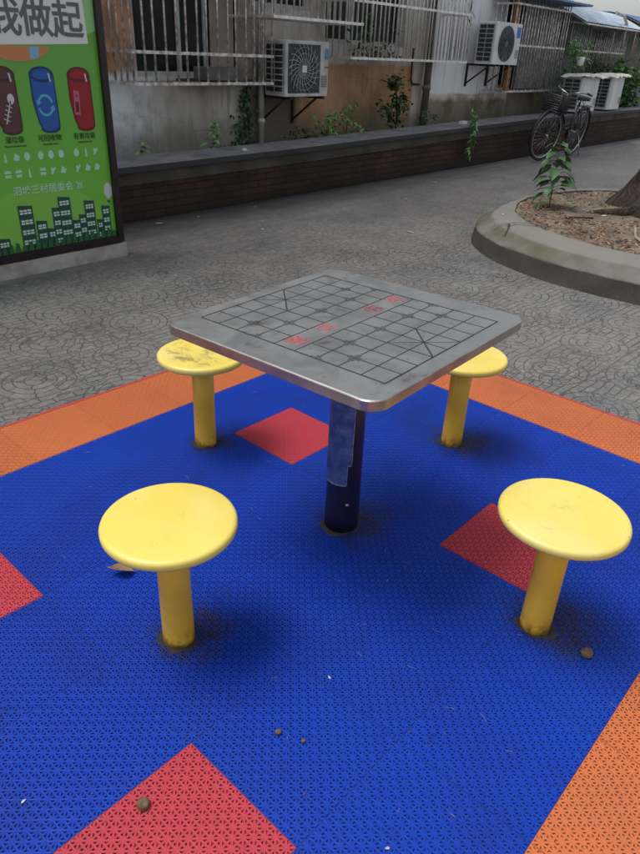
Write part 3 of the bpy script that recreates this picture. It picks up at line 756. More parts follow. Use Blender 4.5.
def ex_brown(cx):
    m = MB(); flat(m, [(cx - .02, .93), (cx - .012, .93), (cx + .034, 1.06), (cx + .027, 1.06)], 5); flat(m, ellipse(cx + .034, 1.07, .022, .03), 5)
    for q in range(4): z = .95 + q * .025; x = cx - .012 + q * .009; flat(m, [(x - .018, z + .008), (x + .02, z - .008), (x + .02, z - .003), (x - .018, z + .013)], 6)
    m.build('fishbone_symbol', M['p_white'], pp)
bin_pic(.725, 'p_brown', 'p_brown2', 'brown_bin_picture', ex_brown)
bin_pic(.985, 'p_blue', 'p_blue2', 'blue_bin_picture', ex_blue)
bin_pic(1.245, 'p_red', 'p_red2', 'red_bin_picture', ex_red)
for cx, a, b in ((.745, '湿垃圾', 'Household food waste'), (.985, '可回收物', 'Recyclable waste'), (1.24, '有害垃圾', 'Hazardous waste')):
    ptext('caption', a, .042, 'p_caption', cx, .835, 2, .0004); ptext('small_caption', b, .0155, 'p_caption', cx, .80, 2, .0002)
# icon rows
rnd = random.Random(4)
for g, cx in enumerate((.735, .975, 1.235)):
    for r_, z in enumerate((.735, .635)):
        for q in range(3):
            x = cx + (q - 1) * .073; kind = rnd.randrange(5); mb = MB()
            if kind == 0: flat(mb, ellipse(x, z, .02, .026, n=12), 2)
            elif kind == 1: flat(mb, [(x - .008, z - .03), (x + .008, z - .03), (x + .006, z + .012), (x, z + .032), (x - .006, z + .012)], 2)
            elif kind == 2: flat(mb, [(x - .022, z - .018), (x + .014, z - .024), (x + .024, z + .004), (x - .006, z + .024)], 2)
            elif kind == 3: flat(mb, [(x - .024, z + .004), (x + .024, z + .004), (x + .018, z + .022), (x - .018, z + .022)], 2); flat(mb, [(x - .018, z - .022), (x + .018, z - .022), (x + .022, z - .004), (x - .022, z - .004)], 2)
            else: flat(mb, [(x - .02, z - .02), (x - .008, z - .026), (x + .022, z + .014), (x + .012, z + .024)], 2); flat(mb, ellipse(x - .006, z + .006, .011, .013, n=10), 2.5)
            mb.build('waste_icon', M['p_icon'], pp)
ptext('committee_lettering', '泗塘三村居委会 宣', .062, 'p_icon', .93, .525, 3, .0006)
# skyline
blocks = [(.50, .27), (.60, .07, .14), ]
sky = [(.56, .08, .25), (.735, .10, .44), (.835, .075, .33), (.905, .06, .27), (.965, .085, .40), (1.02, .09, .465), (1.10, .07, .30), (1.16, .08, .33), (1.21, .08, .42), (1.285, .05, .28), (1.34, .065, .37), (.40, .09, .3), (.25, .1, .4)]
for n_, (x, w, h) in enumerate(sky):
    k = 3 + n_ % 3; mb = MB()
    flat(mb, [(x - w / 2, ZI0), (x + w / 2, ZI0), (x + w / 2, h - .01), (x - w / 2, h)], k)
    z = h - .03
    while z > ZI0 + .04:
        cols = max(2, int(w / .026)); cw = (w - .016) / cols
        for c_ in range(cols):
            xx = x - w / 2 + .008 + c_ * cw
            for dz in (0, -.017):
                mb.cur = 1; flat(mb, [(xx + .002, z + dz - .012), (xx + cw - .003, z + dz - .012), (xx + cw - .003, z + dz), (xx + .002, z + dz)], k + .4)
        z -= .066 if n_ % 2 else .06
    mb.build('skyline_block', [M['p_dark'], M['p_window']], pp)
mb = MB()
for q in range(34):
    x = XI0 + .02 + q * (XI1 - XI0 - .04) / 33; h = ZI0 + .03 + .03 * abs(math.sin(q * 2.1)); flat(mb, [(x - .02, ZI0), (x + .02, ZI0), (x + .012, h), (x - .008, h + .01)], 9)
mb.build('grass_band', M['p_grass'], pp)
mb = MB(); flat(mb, ellipse(1.375, .465, .033, .055, n=18), 2); mb.build('balloon', M['p_white'], pp)
mb = MB(); flat(mb, [(1.36, .40), (1.385, .395), (1.38, .38), (1.366, .384)], 3); mb.build('balloon_basket', M['p_dark'], pp)

# ------------------------------------------------------------------ low brick wall with stone cap
capz = [(-6, .46), (2, .465), (4.4, .485), (7.7, .54), (10, .575), (16, .60), (34, .62)]
def cz(x):
    for (a, za), (b, zb) in zip(capz, capz[1:]):
        if x <= b: return za + (zb - za) * (x - a) / (b - a)
    return capz[-1][1]
lw = empty('low_wall', (0, 0, 0), label='long dark brick low wall with a grey stone cap in front of the apartment block', cat='low wall')
def strip(y0, y1, f0, f1, n=60, x0=-6, x1=34):
    mb = MB(); loops = []
    for k in range(n + 1):
        x = x0 + (x1 - x0) * k / n; a, b = f0(x), f1(x); loops.append([(x, y0, a), (x, y1, a), (x, y1, b), (x, y0, b)])
    mb.rings(loops); return mb
strip(4.19, 4.60, lambda x: -.02, lambda x: cz(x) - .16).build('brick_base', M['brick'], lw)
strip(4.175, 4.61, lambda x: cz(x) - .16, lambda x: cz(x) - .05).build('concrete_beam', M['beam'], lw)
mbc = strip(4.13, 4.64, lambda x: cz(x) - .05, lambda x: cz(x))
cap = mbc.build('stone_cap', [M['cap'], M['cap_front']], lw)
for p in cap.data.polygons:
    if p.normal.y < -.7: p.material_index = 1
mb = MB(); rect_sheet(mb, -6, 34, 4.6, 6.3, .33)
tag(mb.build('planting_strip', M['darksoil']), kind='structure')

# ------------------------------------------------------------------ apartment block
YW = 5.3
bl = empty('apartment_block', (0, 0, 0), label='old apartment block with stained plaster, orange lower render and a white painted bay', cat='building')
ops = [(3.12, 4.62, 1.10, 2.55), (4.78, 5.75, 1.82, 2.8), (6.0, 7.75, 1.5, 2.8), (10.75, 12.4, .95, 2.6)]
xs = sorted({-6, 12.75} | {v for o_ in ops for v in o_[:2]}); zs = sorted({0.0, 7.0} | {v for o_ in ops for v in o_[2:]})
mb = MB()
for a, b in zip(xs, xs[1:]):
    for c, d in zip(zs, zs[1:]):
        if any(o_[0] <= a and b <= o_[1] and o_[2] <= c and d <= o_[3] for o_ in ops): continue
        mb.add([(a, YW, c), (b, YW, c), (b, YW, d), (a, YW, d)], [(0, 1, 2, 3)])
for x0, x1, z0, z1 in ops:
    y2 = YW + .2
    mb.add([(x0, YW, z0), (x1, YW, z0), (x1, YW, z1), (x0, YW, z1), (x0, y2, z0), (x1, y2, z0), (x1, y2, z1), (x0, y2, z1)], [(0, 4, 5, 1), (1, 5, 6, 2), (2, 6, 7, 3), (3, 7, 4, 0)])
mb.add([(-6, YW, 0), (-6, YW + 8, 0), (-6, YW + 8, 7), (-6, YW, 7)], [(0, 1, 2, 3)])
mb.add([(12.75, YW, 0), (12.75, YW + 8, 0), (12.75, YW + 8, 7), (12.75, YW, 7)], [(3, 2, 1, 0)])
mb.add([(-6, YW + 8, 0), (12.75, YW + 8, 0), (12.75, YW + 8, 7), (-6, YW + 8, 7)], [(3, 2, 1, 0)])
mb.build('wall', M['wall'], bl)
mb = MB(); mb.box(-6.2, 12.95, YW - .3, YW + 8.2, 7.0, 7.2); mb.build('roof', M['beam'], bl)
def window(x0, x1, z0, z1, mull, fm, curtain=None, wood=False):
    mb = MB(); w = .05; y0, y1 = YW + .1, YW + .16
    mb.box(x0, x0 + w, y0, y1, z0, z1); mb.box(x1 - w, x1, y0, y1, z0, z1); mb.box(x0 + w, x1 - w, y0, y1, z0, z0 + w); mb.box(x0 + w, x1 - w, y0, y1, z1 - w, z1)
    for m_ in mull: mb.box(m_ - w / 2, m_ + w / 2, y0 + .002, y1 - .002, z0 + w, z1 - w)
    wf = mb.build('window', fm, bl)
    mb = MB(); mb.box(x0 + w, x1 - w, y0 + .025, y0 + .033, z0 + w, z1 - w); mb.build('pane', M['glass'], wf)
    mb = MB(); mb.box(x0, x1, YW + .24, YW + .26, z0, z1); mb.build('dark_room', M['room'], wf)
    if curtain:
        mb = MB(); mb.box(curtain[0], curtain[1], y0 - .03, y0 - .015, curtain[2], curtain[3]); mb.build('curtain_board', M['curtain'], wf)
    return wf
window(3.12, 4.62, 1.10, 2.55, [3.75, 4.12], M['frame_al'], (4.16, 4.5, 1.2, 2.5))
mb = MB(); mb.box(3.6, 4.62, YW - .12, YW - .003, 1.05, 1.09); mb.build('window_sill', M['beam'], bl)
window(4.78, 5.75, 1.82, 2.8, [5.2], M['frame_al'])
window(6.0, 7.75, 1.5, 2.8, [6.6, 7.1], M['frame_al'])
window(10.75, 12.4, .95, 2.6, [11.2, 11.6, 12.0], M['wood'])
mb = MB(); mb.tube([(4.79, 5.22, .34), (4.79, 5.22, 6.8)], .036, 14); 
for z in (.62, 1.6, 2.6): mb.lathe([(.044, z), (.044, z + .05)], 14, (4.79, 5.22, 0))
mb.build('drainpipe', M['pipe'], bl)
mb = MB(); mb.tube([(8.31, 5.2, .42), (8.31, 5.2, 6.8)], .055, 14); mb.lathe([(.066, .95), (.066, 1.02)], 14, (8.31, 5.2, 0)); mb.build('drainpipe', simple('old_grey_pipe', (.2, .175, .14), (.12, .10, .08), 9, .6), bl)
mb = MB(); mb.tube([(7.95, 5.26, 1.5), (7.95, 5.26, 1.1), (8.0, 5.26, 1.03), (8.2, 5.26, 1.02)], .014, 8); mb.build('small_pipe', M['rust'], bl)
mb = MB(); mb.tube([(9.35, 5.25, 2.35), (9.37, 5.22, 2.1), (9.28, 5.2, 1.95), (9.33, 5.16, 1.86)], .012, 8); mb.build('cable', M['black'], bl)

# window security cages
GC = 'window security cages on the apartment block'
def cage(name, x0, x1, y0, z0, z1, rails, nb, nside, mat, label, r=.011, y1=YW, floor=True, group=GC, seed=0):
    rnd = random.Random(seed)
    root = empty(name, ((x0 + x1) / 2, y0, z0), label=label, cat='window cage', group=group)
    off = Vector((-(x0 + x1) / 2, -y0, -z0))
    def V(x, y, z): return Vector((x, y, z)) + off
    mb = MB()
    for k in range(nb + 1):
        x = x0 + (x1 - x0) * k / nb + (rnd.uniform(-.012, .012) if 0 < k < nb else 0)
        mb.tube([V(x, y0, z0), V(x + rnd.uniform(-.006, .006), y0, z1)], r, 6)
    mb.build('front_bars', mat, root)
    for xx in (x0, x1):
        mb = MB()
        for k in range(1, nside + 1):
            y = y0 + (y1 - y0) * k / (nside + 1); mb.tube([V(xx, y, z0), V(xx, y, z1)], r, 6)
        mb.build('side_bars', mat, root)
    for z in rails:
        mb = MB(); h = .014
        for (a, b, c, d) in ((x0 - h, x1 + h, y0 - h, y0 + h), (x0 - h, x0 + h, y0 + h, y1 - .002), (x1 - h, x1 + h, y0 + h, y1 - .002)):
            mb.box(a + off.x, b + off.x, c + off.y, d + off.y, z - h + off.z, z + h + off.z)
        mb.build('rail', mat, root)
    if floor:
        mb = MB()
        n = max(2, int((x1 - x0) / .12))
        for k in range(1, n): x = x0 + (x1 - x0) * k / n; mb.tube([V(x, y0, z0), V(x, y1, z0)], r * .9, 6)
        mb.build('floor_bars', mat, root)
    return root
cage('window_cage', 2.79, 4.64, 4.9, 1.06, 2.5, [1.06, 1.33, 1.9], 14, 3, M['bar'], 'grey barred window cage at the far left, above the small leafy weed', seed=1)
cage('window_cage', 4.36, 5.85, 4.6, 1.70, 2.6, [1.70, 2.4], 15, 3, M['bar_light'], 'pale short barred cage high above the first air conditioning unit', seed=2)
cage('window_cage', 5.92, 8.69, 4.8, 1.345, 2.7, [1.345, 1.95, 2.5], 30, 4, M['bar_light'], 'long pale barred cage with green foliage inside, left of the white wall bay', seed=3)
cage('window_cage', 10.2, 12.25, 4.85, .93, 2.6, [.93, 1.62, 2.2], 19, 4, M['bar'], 'tall barred cage with orange wooden window frames, behind the bicycle', .010, seed=4)
# things kept inside cages
def junk(name, mbx, mat, label, cat):
    o = mbx.build(name, mat); tag(o, label, cat); return o
mb = MB(); mb.box(3.78, 4.3, 5.0, 5.22, 1.085, 1.21); junk('storage_box', mb, simple('grey_box', (.17, .165, .15), (.12, .11, .1), 5, .7), 'pale grey box lying inside the far left window cage', 'box')
mb = MB(); mb.box(10.5, 10.58, 5.0, 5.06, .95, 2.4); mb.box(10.62, 10.68, 5.05, 5.1, .95, 2.4); junk('wooden_plank', mb, M['wood'], 'orange wooden planks standing inside the cage behind the bicycle', 'plank')
mb = MB(); mb.box(11.0, 12.2, 5.1, 5.13, .96, 2.35); junk('hanging_sheet', mb, simple('grey_board', (.22, .21, .21), (.13, .125, .12), 4, .8), 'pale grey board standing behind the bars of the cage behind the bicycle', 'board')

# ------------------------------------------------------------------ air conditioning units
GA = 'outdoor air conditioning units'
def ac_unit(x, y, z, w, h, d, label, casing, style, bracket=True, badge=None):
    """front faces -y; x, y, z is the lower front left corner"""
    root = empty('air_conditioner', (x + w / 2, y + d, z), label=label, cat='air conditioner', group=GA)
    ox, oy, oz = -(x + w / 2), -(y + d), -z
    X0, X1, Y0, Y1, Z0, Z1 = x + ox, x + w + ox, y + oy, y + d + oy, 0, h
    c = .012
    mb = MB()
    def rr(zz, i): return [(X0 + c + i, Y0 + i, zz), (X1 - c - i, Y0 + i, zz), (X1 - i, Y0 + c + i, zz), (X1 - i, Y1 - c - i, zz), (X1 - c - i, Y1 - i, zz), (X0 + c + i, Y1 - i, zz), (X0 + i, Y1 - c - i, zz), (X0 + i, Y0 + c + i, zz)]
    mb.rings([rr(Z0, 0), rr(Z1 - .01, 0), rr(Z1, .008)])
    mb.build('casing', casing, root)
    # side coil behind wire grid
    mb = MB(); mb.box(X0 - .004, X0 + .01, Y0 + .04, Y1 - .03, Z0 + .04, Z1 - .04); mb.build('side_coil', M['acdark'], root)
    mb = MB()
    for k in range(9): zz = Z0 + .04 + (h - .08) * k / 8; mb.box(X0 - .012, X0 - .004, Y0 + .035, Y1 - .025, zz - .006, zz + .006)
    for k in range(3): yy = Y0 + .04 + (d - .07) * k / 2; mb.box(X0 - .014, X0 - .0125, yy - .006, yy + .006, Z0 + .035, Z1 - .035)
    mb.build('side_grid', M['acgrey'], root)
    fx, fz, fr = X0 + w * .42, h * .5, h * .42
    if style == 'square':
        mb = MB(); mb.box(X0 + .03, X0 + w * .78, Y0 - .004, Y0 + .004, Z0 + .035, Z1 - .035); mb.build('fan_opening', M['acdark'], root)
        mb = MB()
        n = 22
        for k in range(n):
            a = 2 * PI * k / n; P = []
            for q in range(7):
                rr_ = .04 + (fr * 1.12 - .04) * q / 6; an = a + .55 * q / 6
                xx = fx - .02 + rr_ * math.cos(an); zz = fz + rr_ * math.sin(an)
                P.append((min(max(xx, X0 + .035), X0 + w * .775), Y0 - .010, min(max(zz, .04), h - .04)))
            mb.tube(P, .0045, 5)
        for rr_ in (.1, .16, .22):
            mb.tube([(fx - .02 + rr_ * math.cos(2 * PI * q / 28), Y0 - .013, fz + rr_ * math.sin(2 * PI * q / 28)) for q in range(28)], .003, 5, closed=True)
        mb.build('fan_guard', M['acgrey'], root)
        m2 = MB(); m2.box(fx - .055, fx + .015, Y0 - .02, Y0 - .008, fz - .035, fz + .035); m2.build('fan_hub', M['acwhite2'], root)
    elif style == 'plain':
        mb = MB(); mb.box(X0 + .05, X0 + .07, Y0 - .004, Y0 + .002, .05, h - .05); mb.build('panel_joint', M['acgrey'], root)
    else:
        mb = MB(); vs = [(fx + fr * math.cos(2 * PI * q / 40), fz + fr * math.sin(2 * PI * q / 40)) for q in range(40)]
        mb.prism_y(vs, Y0 - .012, Y0 + .002); mb.build('fan_disc', M['fandisc'], root)
        mb = MB()
        for rr_ in [fr * q / 8 for q in range(2, 9)]:
            mb.tube([(fx + rr_ * math.cos(2 * PI * q / 36), Y0 - .016, fz + rr_ * math.sin(2 * PI * q / 36)) for q in range(36)], .003, 5, closed=True)
        for k in range(12): a = 2 * PI * k / 12; mb.tube([(fx + .05 * math.cos(a), Y0 - .016, fz + .05 * math.sin(a)), (fx + fr * math.cos(a), Y0 - .016, fz + fr * math.sin(a))], .003, 5)
        mb.build('fan_guard', M['acdark'], root)
    mb = MB()
    for k in range(7): zz = Z0 + .10 + k * .018; mb.box(X1 - .14, X1 - .03, Y0 - .004, Y0 + .002, zz, zz + .007)
    mb.build('vent_slots', M['acdark'], root)
    if badge:
        mb = MB(); mb.box(X1 - badge[1], X1 - badge[1] + badge[2], Y0 - .005, Y0 + .002, Z1 - badge[3], Z1 - badge[3] + badge[4]); mb.build('badge', badge[0], root)
    if bracket:
        for sx in (X0 + .08, X1 - .1):
            mb = MB(); mb.box(sx - .015, sx + .015, Y0 - .02, YW - y - d - .002 + 0, -.032, -.002)
            a = Vector((sx, Y0 + .1, -.03)); e = Vector((sx, YW - y - d - .015, -.30)); mb.tube([a, e], .013, 6)
            mb.box(sx - .015, sx + .015, YW - y - d - .03, YW - y - d - .002, -.34, -.032)
            mb.build('bracket', M['rust'], root)
    return root
ac_unit(4.77, 4.8, .93, .74, .57, .34, 'grey air conditioning unit with a spiral fan grille, under the short pale cage', M['acwhite'], 'square', badge=None)
r_ = ac_unit(9.52, 4.8, 1.33, .86, .59, .33, 'white air conditioning unit with a blue badge, high on the white wall', M['acwhite2'], 'round', badge=(M['badge'], .17, .13, .2, .15))
a1 = [o for o in bpy.data.objects if o.get('label', '').startswith('grey air')][0]
mb = MB(); mb.box(.29, .35, -.345, -.338, .39, .50); mb.build('badge', M['badge2'], a1)
mb = MB(); mb.box(.29, .36, -.345, -.338, .30, .315); mb.build('red_mark', M['redbadge'], a1)
ac_unit(11.9, 4.22, .617, .80, .57, .36, 'grey white air conditioning unit standing on the wall cap, next to the bicycle saddle', M['acwhite2'], 'plain', False)
ac_unit(13.35, 4.22, .62, .66, .58, .36, 'pale air conditioning unit at the right end of the wall cap, beside the bush', M['acwhite2'], 'plain', False)
def crumple(x0, x1, y0, y1, z, label, seed):
    rnd = random.Random(seed); nx, ny = 14, 8; vs = []
    for j in range(ny + 1):
        for i in range(nx + 1):
            u, v = i / nx, j / ny; x = x0 + (x1 - x0) * u; y = y0 + (y1 - y0) * v
            e = min(u, 1 - u, v * 1.0, (1 - v)); dz = -.05 * max(0, 1 - e * 7) * rnd.uniform(.4, 1.2)
            vs.append((x + rnd.uniform(-.01, .01), y + rnd.uniform(-.01, .01), z + .012 + dz + rnd.uniform(0, .03)))
    n = len(vs); fs = [(j * (nx + 1) + i, j * (nx + 1) + i + 1, (j + 1) * (nx + 1) + i + 1, (j + 1) * (nx + 1) + i) for j in range(ny) for i in range(nx)]
    mb = MB(); mb.add(vs, fs, True); mb.add([(a, b, c + .006) for a, b, c in vs], [f[::-1] for f in fs], True)
    return tag(mb.build('plastic_sheet', M['foam']), label, 'plastic sheet', 'sheets covering the units on the wall')
crumple(11.78, 12.82, 4.1, 4.62, 1.20, 'crumpled white sheet over the unit by the bicycle saddle', 1)
crumple(13.2, 14.12, 4.1, 4.62, 1.215, 'crumpled white sheet over the unit beside the bush', 2)

# ------------------------------------------------------------------ low extension with awnings, right background
ex = empty('extension', (0, 0, 0), label='low grey green extension with a dark doorway behind the railed yard on the right', cat='building')
mb = MB(); mb.box(12.76, 26, 6.0, 8.5, 0, 2.35); mb.build('wall', M['extwall'], ex)
mb = MB(); mb.box(12.7, 26.2, 5.85, 8.6, 2.352, 2.45); mb.build('roof', M['beam'], ex)
for x0, x1 in ((13.5, 14.15), (16.2, 17.4)):
    mb = MB(); mb.box(x0 - .06, x0, 5.95, 5.998, .3, 2.1); mb.box(x1, x1 + .06, 5.95, 5.998, .3, 2.1); mb.box(x0 - .06, x1 + .06, 5.95, 5.998, 2.1, 2.16)
    d_ = mb.build('door', M['frame_al'], ex); mb = MB(); mb.box(x0, x1, 5.97, 5.997, .3, 2.1); mb.build('door_panel', M['room'], d_)
cage('balcony_cage', 12.95, 16.0, 5.05, 1.2, 2.1, [1.2, 1.62, 2.08], 34, 5, M['bar'], 'long light railing cage above the two units on the wall cap', .008, 5.95, False, 'railing cages of the extension', 5)
cage('balcony_cage', 16.3, 19.3, 5.0, .95, 2.1, [.95, 1.3, 2.08], 30, 5, M['bar_rusty'], 'darker railing cage at the right edge, above the bush', .009, 5.95, False, 'railing cages of the extension', 6)
def awning(x0, x1, y0, y1, z0, z1, mat, label, rib=True):
    mb = MB(); n, m_ = 46, 8; vs = []
    for j in range(m_ + 1):
        t = j / m_; y = y0 + (y1 - y0) * t; z = z0 + (z1 - z0) * math.sin(t * PI / 2)
        for i in range(n + 1): vs.append((x0 + (x1 - x0) * i / n, y, z + (.012 if i % 2 else 0)))
    fs = [(j * (n + 1) + i, j * (n + 1) + i + 1, (j + 1) * (n + 1) + i + 1, (j + 1) * (n + 1) + i) for j in range(m_) for i in range(n)]
    mb.add(vs, fs); mb.add([(a, b, c - .006) for a, b, c in vs], [f[::-1] for f in fs])
    root = empty('awning', ((x0 + x1) / 2, y1, z1), label=label, cat='awning', group='awnings of the extension')
    o = mb.build('canopy', mat, root); o.location = (-(x0 + x1) / 2, -y1, -z1)
    mb = MB()
    for x in (x0 + .03, (x0 + x1) / 2, x1 - .03):
        mb.tube([(x, y0 + (y1 - y0) * q / 8, z0 - .03 + (z1 - z0) * math.sin(q / 8 * PI / 2)) for q in range(9)], .016, 6)
    mb.tube([(x0, y0, z0 - .03), (x1, y0, z0 - .03)], .016, 6)
    o = mb.build('awning_frame', M['bar_light'], root); o.location = (-(x0 + x1) / 2, -y1, -z1)
awning(12.85, 16.1, 4.75, 5.85, 2.08, 2.42, M['awn'], 'grey white ribbed curved awning over the light railing cage')
awning(16.25, 19.6, 4.5, 5.85, 2.05, 2.45, M['awn_blue'], 'dark blue curved awning at the upper right corner')
mb = MB(); mb.box(10.1, 12.6, 4.6, 5.28, 2.30, 2.33); 
tag(mb.build('canopy_board', simple('pale_blue_board', (.10, .25, .45), (.07, .18, .33), 3, .5)), 'pale blue flat canopy board on top of the tall cage behind the bicycle', 'canopy', None)
mb = MB(); mb.tube([(14.6, 4.9, 2.33), (15.0, 4.88, 2.30), (15.25, 4.87, 2.15), (15.25, 4.87, 1.75)], .03, 10)
tag(mb.build('bent_pipe', M['pipe']), 'white bent pipe coming down in front of the light railing cage', 'pipe')
# potted plant on the unit
pt = empty('potted_plant', (12.15, 4.45, 1.235), label='small pale jar with a leafy plant standing on the covered unit', cat='potted plant')
mb = MB(); mb.lathe([(.06, 0), (.075, .12), (.065, .14)], 20); mb.build('pot', M['acwhite2'], pt)

# ------------------------------------------------------------------ vegetation
def leafM(p, yaw, pitch, roll=0): return Matrix.Translation(p) @ Matrix.Rotation(yaw, 4, 'Z') @ Matrix.Rotation(-pitch, 4, 'Y') @ Matrix.Rotation(roll, 4, 'X')
def bushy(root, n, box, L, W, mat, seed, stemmat=None, stems=0, droop=.3):
    n = int(n * 1.5); rnd = random.Random(seed); mb = MB()
    cl = [(rnd.uniform(-1, 1), rnd.uniform(-1, 1), rnd.uniform(0, 1)) for _ in range(max(3, n // 9))]
    for k in range(n):
        c = cl[k % len(cl)]
        p = Vector(((c[0] + rnd.gauss(0, .22)) * box[0] * .5, (c[1] + rnd.gauss(0, .22)) * box[1] * .5, max(.01, (c[2] + rnd.gauss(0, .12)) * box[2])))
        leaf_shape(mb, L * rnd.uniform(.6, 1.2), W * rnd.uniform(.7, 1.2), leafM(p, rnd.uniform(0, 6.28), rnd.uniform(-.5, .9), rnd.uniform(-.6, .6)), droop, 4, .2)
    mb.build('foliage', mat, root)
    if stems:
        mb = MB()
        for k in range(stems):
            c = cl[k % len(cl)]; e = Vector((c[0] * box[0] * .45, c[1] * box[1] * .45, c[2] * box[2] * .95))
            mb.tube([(0, 0, -.02), (e.x * .4, e.y * .4, e.z * .55), e], [.008, .006, .003], 6)
        mb.build('stems', stemmat or M['stem'], root)
bushy(pt, 40, (.22, .2, .3), .08, .03, M['leaf'], 3, None, 4); pt.children[1].location.z = .13; pt.children[2].location.z = .13

def seedling(loc, label, h, tiers, L, W, mat, seed, lean=(0, 0), cat='weed', per=2, group=None, name='weed'):
    rnd = random.Random(seed); root = empty(name, loc, label=label, cat=cat, group=group)
    P = [Vector((lean[0] * t * t, lean[1] * t * t, h * t)) for t in [q / 8 for q in range(9)]]
    mb = MB(); mb.tube([(0, 0, -.03)] + P[1:], [.009 * h ** .5 * (1 - .8 * q / 8) for q in range(9)], 7); 
    lf = MB()
    for i in range(tiers):
        t = .22 + .78 * i / (tiers - 1); p = P[0].lerp(P[-1], t) if 0 else Vector((lean[0] * t * t, lean[1] * t * t, h * t))
        for k in range(per):
            yaw = i * 1.57 + k * 2 * PI / per + rnd.uniform(-.4, .4); s = (1 - .55 * abs(t - .45) * 1.3) * rnd.uniform(.8, 1.15)
            pet = L * .45 * s; q = p + Vector((math.cos(yaw) * pet, math.sin(yaw) * pet, pet * .35)); mb.tube([p, q], .0022, 5)
            leaf_shape(lf, L * s, W * s, leafM(q, yaw, rnd.uniform(-.45, .25), rnd.uniform(-.3, .3)), .35, 6, .18)
    mb.build('stem', M['stem'], root); lf.build('leaves', mat, root); return root
seedling((5.0, 1.55, .18), 'tall broad leaved green sapling growing at the left edge of the round planter', .56, 13, .16, .105, M['leaf_dark'], 5, (.03, .02), 'sapling', 3, None, 'sapling')
seedling((4.86, 1.58, .18), 'low feathery green weed just left of the planter sapling', .10, 5, .07, .018, M['leaf'], 8, (-.02, 0), 'weed', 3)
seedling((4.23, .93, .185), 'thin two stemmed weed near the front rim of the planter', .13, 4, .03, .012, M['leaf'], 9, (.03, 0), 'weed', 2)
seedling((3.62, 4.78, .33), 'small bright green weed behind the wall cap, below the far left cage', .36, 8, .09, .055, M['leaf_light'], 12, (.05, 0), 'weed', 3)
seedling((2.75, 4.85, .33), 'low pale green weed behind the wall cap, next to the notice board', .22, 5, .08, .05, M['leaf_light'], 13, (.05, 0), 'weed', 3)
sh = empty('shrub', (7.15, 4.9, .33), label='dark leafy shrub standing behind the wall against the orange render', cat='shrub')
rnd = random.Random(3); mb = MB(); mb.tube([(0, 0, -.05), (.02, 0, .3), (-.04, 0, .55), (-.08, .02, .8)], [.02, .016, .012, .006], 8); mb.tube([(.01, 0, .2), (-.2, 0, .36), (-.3, 0, .42)], [.01, .007, .004], 6); mb.tube([(.02, 0, .3), (.12, 0, .42)], [.01, .004], 6)
mb.build('stem', M['bark'], sh); lf = MB()
for cx, cz_, rr, n in ((-.08, .76, .15, 120), (.02, .52, .13, 85), (-.3, .40, .13, 60), (-.05, .28, .13, 60), (.13, .42, .09, 30)):
    for k in range(n):
        p = Vector((cx + rnd.gauss(0, rr * .5), rnd.gauss(0, rr * .5), cz_ + rnd.gauss(0, rr * .45))); leaf_shape(lf, .085 * rnd.uniform(.6, 1.1), .045, leafM(p, rnd.uniform(0, 6.28), rnd.uniform(-.8, .5), rnd.uniform(-.5, .5)), .3, 4, .2)
lf.build('leaves', M['leaf_dark'], sh)
for x, w, h, n, mt, lb, sd in [(5.55, .3, .3, 60, 'leaf_light', 'low dark weeds behind the wall cap, just right of the first unit', 21), (5.95, .42, .4, 110, 'leaf_light', 'bright green clump behind the wall cap, left of the shrub', 22),
                              (7.85, .4, .26, 60, 'leaf_dark', 'sparse dark weed between the shrub and the leaning pipe', 23), (5.15, .5, .14, 90, 'leaf_dark', 'dark mossy clump at the foot of the white drainpipe', 24)]:
    rt_ = empty('weed', (x, 4.85, .42), label=lb, cat='weed', group='weeds growing behind the low wall'); bushy(rt_, n, (w, .25, h), .075, .028, M[mt], sd, None, 5)
# ivy on the wall left of the drainpipe
iv = empty('ivy', (4.55, 5.27, .4), label='dark creeper patch climbing the plaster left of the white drainpipe', cat='ivy')
rnd = random.Random(8); lf = MB()
for k in range(240):
    t = rnd.random() ** 1.4; p = Vector((rnd.gauss(.02 * t, .12 * (1 - .75 * t)), -rnd.uniform(.0, .05), t * .62)); leaf_shape(lf, .05, .04, leafM(p, rnd.uniform(0, 6.28), rnd.uniform(-1.4, -.2)), .2, 3, .2)
lf.build('leaves', M['leaf_dark'], iv)
# trailing plant over the wall
tp = empty('trailing_plant', (7.95, 4.10, .56), label='light green plant hanging down over the front of the low wall, left of the bicycle', cat='plant')
rnd = random.Random(6); lf = MB(); st = MB()
for s_ in range(3):
    P = [Vector((rnd.uniform(-.05, .05) * q / 3 - .04 * q / 6, -.03 * math.sin(min(q, 2)), .16 - .115 * q)) for q in range(6 - s_)]
    P[0] = Vector((.03 * s_, .08, .02)); P[1].z = .12 - .04 * s_
    st.tube(P, .003, 5)
    for a, b in zip(P, P[1:]):
        for k in range(7): p = a.lerp(b, rnd.random()); leaf_shape(lf, .085, .026, leafM(p, rnd.uniform(0, 6.28), rnd.uniform(-1.1, .2)), .4, 4, .2)
for k in range(26): leaf_shape(lf, .11, .024, leafM(Vector((rnd.uniform(-.06, .06), rnd.uniform(-.02, .05), rnd.uniform(.02, .2))), rnd.uniform(0, 6.28), rnd.uniform(-.3, .9)), .35, 4, .2)
lf.build('leaves', M['leaf_light'], tp); st.build('stems', M['stem'], tp)
